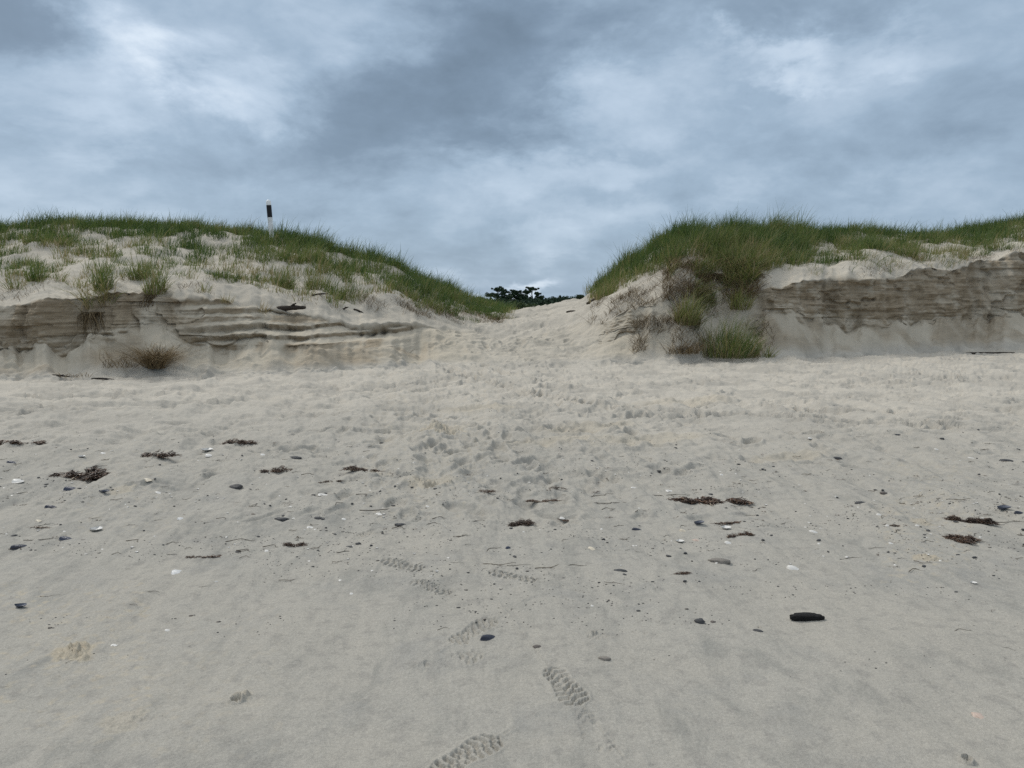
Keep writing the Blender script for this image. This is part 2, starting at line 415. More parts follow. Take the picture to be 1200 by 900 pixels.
# trampled path and old footprints on the rough sand
for _ in range(240):
    v = rr.uniform(432, 610); k = (v - 430) / 190
    u = rr.gauss(605 - 20 * k, 75 + 95 * k)
    cx, cy = on_flat(u, v); dent(cx, cy, rr.gauss(.1, .5), rr.uniform(.27, .4), rr.uniform(.13, .22), rr.uniform(.012, .032))
for _ in range(360):
    v = rr.uniform(426, 560) ; u = rr.uniform(-60, 1260)
    if rr.random() < (v - 430) / 190: continue
    cx, cy = on_flat(u, v); dent(cx, cy, rr.uniform(-1.6, 1.6), rr.uniform(.2, .34), rr.uniform(.1, .18), rr.uniform(.008, .026))
for (u, v, k) in ((745, 485, .03), (757, 487, .03), (850, 513, .04), (880, 517, .04), (965, 527, .03), (630, 538, .025), (643, 549, .025), (507, 520, .03), (498, 506, .03), (880, 538, .03), (838, 535, .025), (560, 497, .02), (668, 521, .02), (675, 556, .02), (540, 538, .02)):
    cx, cy = on_flat(u, v); dent(cx, cy, rr.uniform(-.6, .9), .36, .2, k, .5)
# tan sand turned up from below
for (u, v, l, w) in ((519, 501, .5, .25), (503, 563, .42, .22), (690, 500, .9, .5), (760, 515, 1.0, .4), (650, 515, .9, .4), (800, 470, 1.2, .5), (925, 535, .6, .25), (560, 480, .8, .4)):
    cx, cy = on_flat(u, v); dent(cx, cy, 1.2, l, w, .012, 1.0, .34)
# clear boot prints
boot(662, 806, R(161), .31, .122, .011)
boot(549, 886, R(40), .31, .12, .010)
boot(556, 741, R(35), .31, .12, .011, .85)
boot(600, 678, R(-60), .30, .115, .010, .7)
boot(472, 666, R(-55), .31, .12, .011, .75)
boot(441, 625, R(35), .31, .12, .010, .75)
boot(530, 775, R(60), .3, .11, .006, .55)
boot(694, 856, R(165), .3, .11, .004, .4)
boot(505, 690, R(-50), .3, .11, .008, .55)
boot(148, 850, R(60), .3, .1, .0035, .4)
boot(725, 745, R(75), .30, .06, .004, .45)
for (u, v, r, d) in ((277, 826, .035, .018), (695.5, 744, .022, .018), (889, 740, .014, .01), (1133, 896, .03, .02)):
    cx, cy = on_flat(u, v); dent(cx, cy, .3, r, r, d, .9)
# dug-up heaps of coarse tan sand
def heap(u, v, r, h, tan=.9):
    cx, cy = on_flat(u, v); si, sj = stamp_box(cx, cy, r * 2.2)
    x = Xb[si, sj] - cx; y = (Yb_[si, sj] - cy)
    d = np.sqrt(x * x + (y * .8) ** 2) / r + .5 * fbm(x * 12, y * 12, 3, int(u))
    m = 1 - sstep(.3, 1.0, d)
    bz[si, sj] += m * h * (.4 + 2.6 * np.clip(fbm(x * 40, y * 40, 3, 9), -.1, 1))
    tanm[:nb][si, sj] = np.maximum(tanm[:nb][si, sj], tan * .8 * sstep(0.05, .5, m + .6 * fbm(x * 30, y * 30, 2, 4)))
heap(88, 762, .10, .02); heap(1084, 655, .075, .012, .8); heap(1081, 610, .09, .01, .6); heap(145, 576, .11, .006, .5); heap(284, 820, .05, .012, .3); heap(503, 567, .2, .02, .6); heap(515, 504, .3, .03, .6); heap(151, 848, .09, .006, .35)
# tyre tracks along the foot of the dunes
def track(pts, wd, dep, tread):
    P = np.array([on_flat(u, v) for u, v in pts]); seg = np.diff(P, axis=0); ln = np.linalg.norm(seg, axis=1); cum = np.concatenate([[0], np.cumsum(ln)])
    i0 = np.searchsorted(GY[:NEAR, len(uc) // 2], P[:, 1].min() - 1); sub = slice(max(0, i0 - 40), nb)
    x, y = Xb[sub], Yb_[sub]
    best = np.full(x.shape, 9.); sgn = np.zeros(x.shape); al = np.zeros(x.shape)
    for k in range(len(seg)):
        d = seg[k] / ln[k]; px, py = x - P[k, 0], y - P[k, 1]
        t = np.clip(px * d[0] + py * d[1], 0, ln[k]); qx, qy = px - t * d[0], py - t * d[1]
        ds_ = np.hypot(qx, qy); m = ds_ < best
        best = np.where(m, ds_, best); al = np.where(m, cum[k] + t, al); sgn = np.where(m, px * d[1] - py * d[0], sgn)
    w = wd * (1 + .25 * fbm(x * .8, y * .8, 2, 5))
    e = best / w
    ins = (1 - sstep(.8, 1.05, e)) * sstep(-.4, -.05, fbm(x * .7 + 3, y * .7, 3, 15))
    bz[sub] += -dep * ins + dep * .7 * np.exp(-((e - 1.25) / .25) ** 2)
    if tread: bz[sub] += ins * tread * np.sin((al + np.abs(sgn) * .7) * 2 * math.pi / .17) * (.5 + fbm(x * 3, y * 3, 3, 8))
track([(505, 425), (545, 440), (620, 461), (705, 475), (900, 489), (1200, 508), (1500, 525)], .16, .045, .065)
track([(560, 428), (600, 438), (677, 452), (755, 462), (900, 477), (1200, 496), (1500, 510)], .16, .045, .065)
track([(-500, 478), (0, 468), (250, 461), (480, 449), (560, 438)], .16, .045, .01)
track([(-500, 494), (0, 481), (250, 472), (470, 459), (570, 446)], .16, .04, .01)
track([(-500, 470), (0, 459), (300, 452), (520, 442), (800, 440), (1200, 432), (1500, 430)], .2, .02, 0)
track([(650, 452), (800, 449), (1000, 446), (1200, 442), (1500, 440)], .16, .035, .025)
fadeb = 1 - sstep(.0, .35, Sb)
GZ[bs] += bz * fadeb
# footprints up the sandy ramp
rampz = np.zeros_like(GZ); ri = np.where((GS > -.1) & (GS < 5))[0]; rsl = slice(ri[0], ri[-1] + 1)
XR, YR = GX[rsl], GY[rsl]; rz = np.zeros_like(XR)
jlo, jhi = np.searchsorted(uc, 430), np.searchsorted(uc, 800)
for _ in range(330):
    cy = rr.uniform(15.5, 30); u = rr.gauss(600 + (cy - 22) * 2, 42); cx = (u - 600) / F * cy
    if u < 490 or u > 735: continue
    hd = rr.gauss(0, .5); Ln, Wd, dep = rr.uniform(.26, .38), rr.uniform(.13, .22), rr.uniform(.012, .04)
    x = XR[:, jlo:jhi] - cx; y = YR[:, jlo:jhi] - cy
    c, s = math.cos(hd), math.sin(hd)
    d = np.hypot((x * s + y * c) / (Ln / 2), (x * c - y * s) / (Wd / 2)) + .9 * vnoise(x * 7 + cx * 9, y * 7, 3)
    rz[:, jlo:jhi] += -dep * (1 - sstep(.4, 1.05, d)) + .5 * dep * np.exp(-((d - 1.25) / .3) ** 2)
GZ[rsl] += rz * (1 - (inface * hard)[rsl]) + .05 * gapw * fbm(XR * 4, YR * 4, 3, 141) * sstep(.0, .3, S[rsl]) * (S[rsl] < 6)
GY2 = GYn
# material weights
dYr = np.gradient(GY2, axis=0); dZr = np.gradient(GZ, axis=0)
steep = sstep(.85, 2.0, dZr / np.maximum(np.abs(dYr), 1e-4) * np.sign(dYr + 1e-9)) + (dYr < 0)
steep = np.clip(steep, 0, 1)
def blur(Am, n):
    for _ in range(n):
        Am = Am.copy(); Am[1:-1] = (Am[:-2] + 2 * Am[1:-1] + Am[2:]) / 4; Am[:, 1:-1] = (Am[:, :-2] + 2 * Am[:, 1:-1] + Am[:, 2:]) / 4
    return Am
solid = np.clip(scarpL + scarpR, 0, 1) * sstep(1.0, 1.22, S + .35 * fbm(GX * 1.5, GZ * 1.5, 4, 7)) * (1 - sstep(1.96, 2.0, S))
facem = np.clip(np.maximum(steep * inface * np.clip(hard + lowR * .9, 0, 1), solid * .9), 0, 1)
chute = np.exp(-((U - 178) / 16) ** 2) * (1 - sstep(1.55, 1.85, S))
facem *= 1 - .85 * np.clip(chute, 0, 1)
facem[sl] = np.maximum(facem[sl], .85 * riser * (ledge * inface)[sl])
spill = sstep(.10, .34, fbm(GX * 2.6, GZ * .55 + GX * .2, 4, 161)) * (.35 + .65 * np.abs(2 * tt - 1)) + sstep(.16, .34, fbm(GX * 1.6, GZ * 7, 4, 163)) * .6
facem *= 1 - .75 * np.clip(spill, 0, 1)
facem = blur(facem, 1)
talus = sstep(.05, .4, S) * (1 - sstep(.95, 1.1, S)) * hard
facem = np.maximum(facem, talus * .6 * sstep(-.2, .3, fbm(GX * .9, GY * 1.5, 3, 95)))
dry = np.clip(sstep(5.0, 12.5, GY + 2.2 * fbm(GX * .35, GY * .6, 4, 97)) , 0, 1)
# far rows stay as they are; extra rows behind the camera
nr, nc = GY2.shape
VX, VY, VZ = GX, GY2, GZ
ext = [(-45, 60.), (.15, 14.), (.9, 3.2)]
EX = np.array([ac * w for y, w in ext]); EY = np.array([[y] * nc for y, w in ext]); EZ = EY * 0
VX = np.vstack([EX, VX]); VY = np.vstack([EY, VY]); VZ = np.vstack([EZ, VZ])
P3 = np.stack([VX, VY, VZ], -1)
def padr(a): return np.vstack([np.repeat(a[:1], 3, 0), a])
i = np.arange(nr + 2)[:, None] * nc; j = np.arange(nc - 1)[None]
quads = np.stack([i + j, i + j + 1, i + nc + j + 1, i + nc + j], -1).reshape(-1, 4)
ground = mesh_np('ground', P3, quads, None, SAND, True, {'face': padr(facem), 'dry': padr(dry), 'tan': padr(tanm)})
tag(ground, 'grey and buff sand beach rising to a cut dune bank with a sandy path', 'beach', None, 'structure')

# lookups on the finished surface
VP = project_v(GY2, GZ)
def place(u, v):
    a = (u - 600) / F / dirs(v)[0]
    jx = np.searchsorted(ac, a); jx = min(max(jx, 1), nc - 1)
    col = VP[:, jx]
    k = np.where(col <= v)[0]
    k = k[0] if len(k) else nr - 1
    return np.array([a * GY2[k, jx], GY2[k, jx], GZ[k, jx]])
def at_us(u, s):
    """points on the surface from column u and profile position s (arrays)"""
    jf = np.interp(u, uc, np.arange(nc)); jx = np.clip(np.round(jf).astype(int), 0, nc - 1)
    ii = np.interp(s, GS, np.arange(nr)); i0 = np.clip(np.floor(ii).astype(int), 0, nr - 2); f = ii - i0
    g = lambda M: M[i0, jx] * (1 - f) + M[i0 + 1, jx] * f
    y = g(GY2)
    a = np.interp(u, uc, ac)
    return np.stack([a * y, y, g(GZ)], -1)

# ------------------------------------------------------------------ grass
LV = np.array([0, .35, .7, 1.0]); WV = np.array([.8, 1, .65, .06])
def blades(base, h, lean, width, bend, tint):
    """base (n,3), h (n), lean (n,2) horizontal lean, bend (n): strips of three quads"""
    n = len(base)
    ang = rng.uniform(0, math.pi, n); side = np.stack([np.cos(ang), np.sin(ang) * .6, 0 * ang], -1)
    da = rng.uniform(0, 2 * math.pi, n); d = np.stack([np.cos(da), np.sin(da)], -1)
    V = np.zeros((n, 4, 2, 3))
    for k, (s, w) in enumerate(zip(LV, WV)):
        c = base.copy()
        c[:, :2] += lean * (h * s)[:, None] + d * (h * bend * s ** 2.2)[:, None] + np.array([.16, 0]) * (h * s * s)[:, None]
        c[:, 2] += h * (s - .35 * bend * s ** 2.5)
        V[:, k, 0] = c - side * (width * w / 2)[:, None]; V[:, k, 1] = c + side * (width * w / 2)[:, None]
    b = np.arange(n)[:, None] * 8
    Q = np.stack([np.concatenate([b + 2 * k, b + 2 * k + 1, b + 2 * k + 3, b + 2 * k + 2], 1) for k in range(3)], 1).reshape(-1, 4)
    return V.reshape(-1, 3), Q, np.repeat(tint, 8)
def tuft_blades(center, n, rad, hmin, hmax, tl, th, spread=.45, bend=(.15, .6), width=.009, squash=1.):
    a = rng.uniform(0, 2 * math.pi, n); r = rad * np.sqrt(rng.random(n))
    off = np.stack([np.cos(a) * r, np.sin(a) * r * squash, 0 * r - .03], -1)
    lean = np.stack([np.cos(a), np.sin(a)], -1) * (spread * r / rad * rng.uniform(.3, 1.2, n))[:, None]
    h = rng.uniform(hmin, hmax, n) * (1.08 - .7 * (r / rad) ** 1.6)
    return blades(center + off, h, lean, rng.uniform(.7, 1.3, n) * width, rng.uniform(bend[0], bend[1], n), np.clip(rng.uniform(tl, th, n), 0, 1))
def field(centers, nb_, rad, hmin, hmax, tl, th, width=.010, spread=.5):
    """many tufts at once: centers (m,3), nb_ (m) blades each, arrays for size and tint"""
    idx = np.repeat(np.arange(len(centers)), nb_); n = len(idx)
    a = rng.uniform(0, 2 * math.pi, n); r = np.sqrt(rng.random(n)); R_ = rad[idx]
    base = centers[idx] + np.stack([np.cos(a) * r * R_, np.sin(a) * r * R_, -.04 + 0 * r], -1)
    lean = np.stack([np.cos(a), np.sin(a)], -1) * (spread * r * rng.uniform(.2, 1.1, n))[:, None]
    h = (hmin[idx] + (hmax[idx] - hmin[idx]) * rng.random(n)) * (1.05 - .3 * r)
    tint = np.clip(tl[idx] + (th[idx] - tl[idx]) * rng.random(n), 0, 1)
    return blades(base, h, lean, width * rng.uniform(.6, 1.3, n), rng.uniform(.05, .6, n), tint)

def scatter_us(n, u0, u1, s0, s1, dens):
    u = rng.uniform(u0, u1, n); s = rng.uniform(s0, s1, n)
    p = at_us(u, s); keep = rng.random(n) < dens(u, s, p)
    return u[keep], s[keep], p[keep]
def dens_left(u, s, p):
    f = s                                             # 2 lip, 3 mid, 4 crest, 5 behind
    edge = np.interp(u, [-700, 0, 150, 250, 330, 400, 450, 500, 560, 600], [3.35, 3.3, 3.35, 3.4, 3.2, 3.0, 2.95, 2.85, 2.7, 2.9])
    nz = fbm(p[:, 0] * .9, p[:, 1] * .9, 3, 201); nf = fbm(p[:, 0] * 3, p[:, 1] * 3, 2, 203)
    den = sstep(edge - .12, edge + .28, f + .5 * nz) * sstep(-.42, -.05, nf)
    mid = .8 * sstep(2.35, 3.0, f + .4 * nz) * sstep(-.12, .2, nf) * (1 - sstep(380, 430, u))
    return np.clip(np.maximum(den, mid), 0, 1) * np.clip(1.0 - sstep(590, 606, u), 0, 1)
def dens_right(u, s, p):
    nz = fbm(p[:, 0] * .9, p[:, 1] * .9, 3, 211); nf = fbm(p[:, 0] * 3, p[:, 1] * 3, 2, 213)
    edge = np.interp(u, [685, 700, 730, 760, 790, 815, 850, 900, 940, 955, 1010, 1060, 1100, 1200, 1900], [3.2, 3.0, 2.85, 2.95, 3.15, 3.1, 2.75, 2.55, 2.7, 3.4, 3.0, 2.9, 3.25, 3.2, 3.2])
    den = sstep(edge - .1, edge + .25, s + .45 * nz) * sstep(-.4, .0, nf)
    mid = .65 * sstep(2.3, 2.9, s + .4 * nz) * sstep(-.08, .22, nf) * sstep(930, 960, u)
    return np.clip(np.maximum(den, mid), 0, 1) * sstep(686, 700, u)
def grass_side(name, label, u0, u1, n, dens, hum):
    u, s, p = scatter_us(n, u0, u1, 2.35, 5.2, dens)
    thick = dens(u, s, p)
    m = len(u)
    hb = hum(u, s)
    nbl = (8 + 24 * thick * rng.uniform(.5, 1.3, m)).astype(int)
    big = fbm(p[:, 0] * .7, p[:, 1] * .7, 3, 221)
    tl = np.clip(.05 + .45 * big + .25 * (1 - thick) + .1 * (s < 3.3) + rng.uniform(-.18, .32, m), 0, .75)
    th = np.clip(tl + .42 + .25 * (rng.random(m) < .2), 0, 1)
    hb = hb * rng.uniform(.65, 1.25, m) * (.9 + .6 * fbm(p[:, 0] * 1.9, p[:, 1] * 1.9, 3, 227))
    V, Q, T = field(p, nbl, rng.uniform(.09, .24, m), .25 * hb, 1.12 * hb, tl, th, .012)
    o = mesh_np(name, V, Q, None, GRASS, True, {'tint': T})
    return tag(o, label, 'dune grass', None, 'stuff')
gl = grass_side('dune_grass', 'thick green beach grass along the ridge of the left dune', -260, 604, 8800, dens_left,
    lambda u, s: np.interp(u, [-300, 250, 400, 520, 600], [.52, .55, .72, .68, .5]) * np.interp(s, [2.3, 2.9, 3.4, 4], [.55, .65, .9, 1.0]) * rng.uniform(.7, 1.15, len(u)))
gr = grass_side('dune_grass', 'thick green beach grass along the crest of the right dune', 684, 1460, 9500, dens_right,
    lambda u, s: np.interp(u, [684, 720, 800, 940, 955, 1200], [.6, .8, .88, .88, .62, .7]) * np.interp(s, [2.3, 2.9, 3.4, 4], [.7, .85, 1., 1.]) * rng.uniform(.7, 1.15, len(u)))
# brown litter of dead stems in the slump under the right-hand crest and under the left grass edge
g = Geo()
def litter(u0, u1, s0, s1, n, hmin, hmax, dn, bend=(.6, 1.4)):
    u = rng.uniform(u0, u1, n); s = rng.uniform(s0, s1, n); p = at_us(u, s); k = rng.random(n) < dn(u, s, p); p = p[k]; m = len(p)
    V, Q, T = blades(p, rng.uniform(hmin, hmax, m), rng.normal(0, .8, (m, 2)), rng.uniform(.005, .011, m), rng.uniform(*bend, m), rng.random(m)); g.add(V, Q, None, T)
litter(775, 888, 1.75, 2.9, 7500, .15, .55, lambda u, s, p: sstep(-.5, .3, fbm(p[:, 0] * 1.3, p[:, 1] * 1.3, 4, 251) + .25 * sstep(2.3, 2.9, s)) * (1 - .75 * np.exp(-((u - 838) / 11) ** 2) * (s < 2.6)))
litter(690, 770, 1.9, 2.9, 2200, .12, .35, lambda u, s, p: sstep(-.05, .25, fbm(p[:, 0] * 1.6, p[:, 1] * 1.6, 3, 233)))
litter(400, 590, 2.45, 3.1, 3200, .1, .35, lambda u, s, p: sstep(-.1, .25, fbm(p[:, 0] * 1.6, p[:, 1] * 1.6, 3, 235)))
litter(785, 908, .25, 1.9, 3600, .12, .4, lambda u, s, p: sstep(.0, .25, fbm(p[:, 0] * 1.4, p[:, 1] * 1.4, 3, 237)))
litter(742, 800, .35, 1.95, 2600, .12, .38, lambda u, s, p: sstep(-.05, .3, fbm(p[:, 0] * 2, p[:, 1] * 2 + p[:, 2] * 2, 3, 253)))
litter(890, 1200, 2.0, 2.6, 1300, .06, .25, lambda u, s, p: sstep(.0, .25, fbm(p[:, 0] * 1.6, p[:, 1] * 1.6, 3, 239)))
litter(0, 400, 2.1, 3.2, 2000, .06, .25, lambda u, s, p: sstep(.02, .25, fbm(p[:, 0] * 1.6, p[:, 1] * 1.6, 3, 241)))
hg = Geo()
def hanging(u0, u1, s0, s1, n, h0, h1, t0, t1, dn):
    u = rng.uniform(u0, u1, n); s_ = rng.uniform(s0, s1, n); p = at_us(u, s_); k = rng.random(n) < dn(u, s_, p); p = p[k]; m = len(p)
    ln = np.stack([rng.normal(0, .35, m), rng.uniform(-1.1, -.1, m)], -1)
    V, Q, T = blades(p, rng.uniform(h0, h1, m), ln, rng.uniform(.007, .013, m), rng.uniform(.5, 1.5, m), rng.uniform(t0, t1, m)); hg.add(V, Q, None, T)
hanging(95, 200, 1.6, 2.05, 420, .3, .8, .5, 1., lambda u, s, p: sstep(.0, .25, fbm(p[:, 0] * 2.2, p[:, 0] * 0 + 4, 3, 267)))
hanging(780, 885, 2.15, 2.8, 3600, .2, .65, .1, 1., lambda u, s, p: sstep(-.05, .22, fbm(p[:, 0] * 1.5, p[:, 2] * 1.2, 3, 261)))
hanging(812, 880, .9, 2.2, 2600, .2, .6, 0., .95, lambda u, s, p: sstep(-.1, .2, fbm(p[:, 0] * 1.8, p[:, 2] * 1.2, 3, 263)))
hanging(940, 1200, 2.1, 2.9, 1500, .15, .45, .2, 1., lambda u, s, p: sstep(.02, .2, fbm(p[:, 0] * 1.3, p[:, 2] * 2, 3, 265)))
tag(hg.build('hanging_grass', GRASS), 'drooping green and brown grass hanging over the bank edges', 'dune grass', None, 'stuff')
lo = g.build('dead_grass_litter', DEAD); tag(lo, 'brown dead grass stems littering the dune slopes', 'dead grass', None, 'stuff')

# single tufts one can point to
TUFTS = [  # u, v, blades, radius, hmin, hmax, tint lo, hi, spread, label
    (17, 338, 70, .16, .2, .48, .3, .8, .9, 'low yellowish grass tuft at the far left end of the bank'),
    (42, 329, 170, .18, .35, .8, .2, .75, .6, 'bushy bright green grass tuft near the left end of the bank edge'),
    (69, 330, 45, .15, .2, .5, .4, .95, .7, 'thin dry grass tuft right of the bushy bright green tuft'),
    (93, 336, 60, .2, .2, .48, .45, 1., .9, 'sparse pale sprawling tuft left of the tall narrow tuft'),
    (121, 340, 190, .17, .5, 1.1, .15, .75, .35, 'tall narrow green tuft standing above the hanging dead clump'),
    (163, 328, 170, .19, .4, .9, .2, .8, .5, 'green tuft just left of the drooping tuft over the sand chute'),
    (182, 344, 230, .21, .45, 1.0, .25, .95, .4, 'large drooping tuft on the lip above the sand chute'),
    (238, 342, 35, .13, .15, .4, .5, 1., .8, 'small wispy tuft on the bank right of the sand chute'),
    (267, 354, 40, .12, .15, .4, .55, 1., .8, 'half dead tuft left of the dark driftwood log'),
    (307, 366, 55, .15, .2, .5, .8, 1., .9, 'straw coloured dead tuft at the left end of the driftwood log'),
    (333, 337, 190, .2, .35, .8, .3, .95, .6, 'round olive tuft above the driftwood log'),
    (367, 339, 180, .21, .35, .75, .25, .9, .6, 'round olive tuft right of and above the driftwood log'),
    (804, 380, 420, .30, .55, 1.2, .45, .95, .3, 'tall upright olive brown tuft on the slump below the right crest'),
    (867, 362, 240, .26, .4, .9, .5, .8, .5, 'yellow green tuft high on the slump left of the cut bank'),
    (850, 417, 1000, .72, .55, 1.35, .12, .95, .6, 'wide bushy olive clump at the foot of the right slump'),
    (896, 418, 110, .22, .25, .5, .3, .85, 1.1, 'small arching tuft on the sand right of the bushy olive clump'),
]
for (u, v, n, rad, h0, h1, t0, t1, spd, lab) in TUFTS:
    p = place(u, v); gg = Geo()
    V, Q, T = tuft_blades(np.zeros(3), n, rad, h0, h1, t0, t1, spd, width=.011); gg.add(V, Q, None, T)
    gg2 = Geo(); k = max(12, n // 4)
    V, Q, T = tuft_blades(np.zeros(3), k, rad * 1.1, h0 * .4, h1 * .5, 0, 1, 1.5, (.6, 1.5), .010); gg2.add(V, Q, None, T)
    e = empty('grass_tuft', p); tag(e, lab, 'grass tuft', 'grass tufts on the dune bank')
    gg.build('green_blades', GRASS, e); gg2.build('dead_blades', DEAD, e)
# dead clumps and roots
def dead_clump(u, v, n, rad, h0, h1, hang, label, name='dead_grass_clump', t0=.0, t1=1.):
    p = place(u, v); gg = Geo()
    a = rng.uniform(0, 2 * math.pi, n); r = rad * np.sqrt(rng.random(n))
    base = np.stack([np.cos(a) * r, np.sin(a) * r * .6 - .04, .05 + 0 * r], -1)
    h = rng.uniform(h0, h1, n)
    if hang:
        for q in range(n):
            s = np.linspace(0, 1, 6); out = rng.uniform(.05, .22)
            x = base[q, 0] * (1 + s * rng.uniform(.2, 1.6)) + .05 * np.sin(s * 4 + q); y = -out * np.sin(np.minimum(s * 2.2, 1.57)) - .02 * s
            z = .12 * np.sin(np.minimum(s * 3, 3.14)) - s * h[q]
            Vt, Qt, Tt = tube(np.stack([x, y + base[q, 1], z], -1), np.linspace(.006, .002, 6), 3, False); gg.add(Vt, Qt, Tt, rng.uniform(t0, t1))
    else:
        V, Q, T = blades(base - [0, 0, .06], h, rng.normal(0, .7, (n, 2)), rng.uniform(.007, .012, n), rng.uniform(.5, 1.6, n), rng.uniform(t0, t1, n)); gg.add(V, Q, None, T)
    return tag(gg.build(name, DEAD, None), label, 'dead plant'), p
for args in ((112, 366, 130, .17, .35, .62, True, 'brown clump of dead grass hanging down the dark left bank'),
             (183, 431, 620, .19, .38, .78, False, 'brown dead grass mound on the sand at the foot of the chute', 'dead_grass_clump', .45, 1.),
             (176, 345, 34, .12, .6, 1.1, True, 'long brown roots hanging over the lip into the sand chute', 'hanging_roots'),
             (140, 430, 80, .34, .25, .55, False, 'tangle of pale dead roots left of the dead grass mound', 'root_tangle', .3, .9),
             (800, 414, 300, .4, .15, .5, False, 'tangle of thin brown roots left of the wide bushy clump', 'root_tangle'),
             (826, 322, 420, .4, .2, .55, True, 'dark brown curtain of dead grass under the right crest', 'dead_grass_clump', 0, .6),
             (876, 322, 200, .3, .2, .6, True, 'dead brown grass hanging above the yellow green tuft', 'dead_grass_clump', 0, .7),
             (90, 443, 40, .3, .08, .2, False, 'scrap of grey dead roots on the sand left of the tangle', 'root_tangle', .5, 1.)):
    o, p = dead_clump(*args); o.location = p

# ------------------------------------------------------------------ striped post on the left dune
p = at_us(np.array([320.]), np.array([4.15]))[0]
post = empty('marker_post', (p[0], p[1], p[2] - .05))
ztop = CZ + p[1] * float(slope(234)); hgt = ztop - post.location.z
pxm = p[1] / F
def lathe(prof, n=20):
    V = []; Q = []
    for r, z in prof:
        for q in range(n): V.append((r * math.cos(q / n * 2 * math.pi), r * math.sin(q / n * 2 * math.pi), z))
    for k in range(len(prof) - 1):
        for q in range(n): Q.append((k * n + q, k * n + (q + 1) % n, (k + 1) * n + (q + 1) % n, (k + 1) * n + q))
    return V, Q
rp = 2.75 * pxm; zb1 = hgt - 6.3 * pxm; zb0 = hgt - 20 * pxm
for nm, prof, mt in (('post_shaft', [(rp, -.3), (rp, zb0 - .001)], WHITE), ('black_band', [(rp * .9, zb0), (rp * 1.03, zb0), (rp * 1.03, zb1), (rp * .9, zb1)], BLACK),
                     ('post_cap', [(rp, zb1 + .001), (rp, hgt - .07), (rp * .85, hgt - .03), (rp * .45, hgt - .005), (.001, hgt)], WHITE)):
    gg = Geo(); V, Q = lathe(prof); gg.add(V, Q, None, 0); gg.build(nm, mt, post, smooth=(nm != 'black_band'))
post.rotation_euler = (0, R(-3.2), 0); post.location.x += .05
tag(post, 'white round post with a black band standing in grass on the left dune', 'marker post')

# ------------------------------------------------------------------ pines and woods beyond the gap
def leaf_cloud(gg, c, rad, n, size, t0=0., t1=1.):
    d = rng.normal(0, 1, (n, 3)); d /= np.linalg.norm(d, axis=1, keepdims=True)
    p = c + d * np.array(rad) * (rng.random((n, 1)) ** .45)
    a = rng.normal(0, 1, (n, 3)); a /= np.linalg.norm(a, axis=1, keepdims=True); b = np.cross(a, rng.normal(0, 1, (n, 3))); b /= np.linalg.norm(b, axis=1, keepdims=True)
    s = size * rng.uniform(.5, 1.3, (n, 1))
    V = np.stack([p - a * s, p + b * s * .5, p + a * s, p - b * s * .5], 1).reshape(-1, 3)
    gg.add(V, np.arange(n * 4).reshape(-1, 4), None, np.repeat(rng.uniform(t0, t1, n), 4))
def pine(u, Y, vtop, vbase, pads, limbs, label):
    x = (u - 600) / F * Y; ks = Y / F
    e = empty('pine_tree', (x, Y, -1.0)); tag(e, label, 'pine tree', 'pines beyond the gap')
    zt = CZ + Y * float(slope(vtop)) + 1.0
    hz = lambda v: CZ + Y * float(slope(v)) + 1.0
    tr = Geo()
    s = np.linspace(0, 1, 7); trunk = np.stack([.35 * np.sin(s * 3 + u), 0 * s, s * (zt - .6)], -1)
    V, Q, T = tube(trunk, np.linspace(.34, .12, 7), 8); tr.add(V, Q, T, .3)
    cr = Geo()
    for (du, v, ru, rv) in pads:
        c = np.array([du * ks, rng.uniform(-1.2, 1.2), hz(v)])
        k = min(int((c[2] - .7) / (zt - .6) * 6), 6); st_ = trunk[max(k - 1, 1)]
        mid = (st_ + c) / 2 + [0, 0, -.15]
        V, Q, T = tube([st_, mid, c], [.12, .09, .05], 6); tr.add(V, Q, T, .3)
        for q in range(17):
            oc = c + np.array([rng.normal(0, .62) * ru * ks, rng.uniform(-.8, .8) * ru * ks * .8, rng.normal(.1, .55) * rv * ks])
            leaf_cloud(cr, oc, np.array([ru * ks * .46, ru * ks * .46, rv * ks * .68]) * rng.uniform(.5, 1.2), 75, .30)
    tr.build('trunk', BARK, e); cr.build('crown', NEEDLE, e)
pine(583, 300, 337, 366, [(-1, 339, 5, 2.2), (5, 341.5, 5.5, 2.5), (-7, 346, 6, 2.5), (2, 347, 7, 3), (7, 351, 6, 3)], 0, 'flat topped dark pine leftmost in the gap between the dunes')
pine(604, 305, 341, 366, [(0, 342.5, 5.5, 2.4), (-5, 346.5, 5, 3), (4, 347, 6, 3), (-1, 352, 9, 4), (8, 353, 5, 3)], 0, 'dense rounded dark pine in the middle of the gap')
pine(623.5, 296, 337, 366, [(1, 338.8, 5, 1.9), (-5, 342.5, 4.5, 1.8), (5.5, 344.3, 3.2, 1.4), (-8, 349, 5, 2.6), (7, 350.5, 6, 2.6), (-2, 354, 8, 3)], 0, 'open crowned pine with a bare visible trunk right of its neighbours')
tl = Geo()
for q in range(620):
    u = rng.uniform(505, 730); Y = rng.uniform(230, 400)
    top = np.interp(u, [505, 560, 575, 610, 640, 652, 672, 690, 730], [350, 348, 350, 350.5, 349.5, 347, 347.8, 346.5, 343]) + rng.uniform(-.6, 9)
    z = CZ + Y * float(slope(top))
    h = (z + 1.5)
    leaf_cloud(tl, np.array([(u - 600) / F * Y, Y, z - h * .45]), (rng.uniform(1., 2.2), 1.5, h * .5), 150, .42, 0, .7)
tag(tl.build('treeline', NEEDLE), 'low dark band of woods on the skyline behind the gap', 'woods', None, 'stuff')
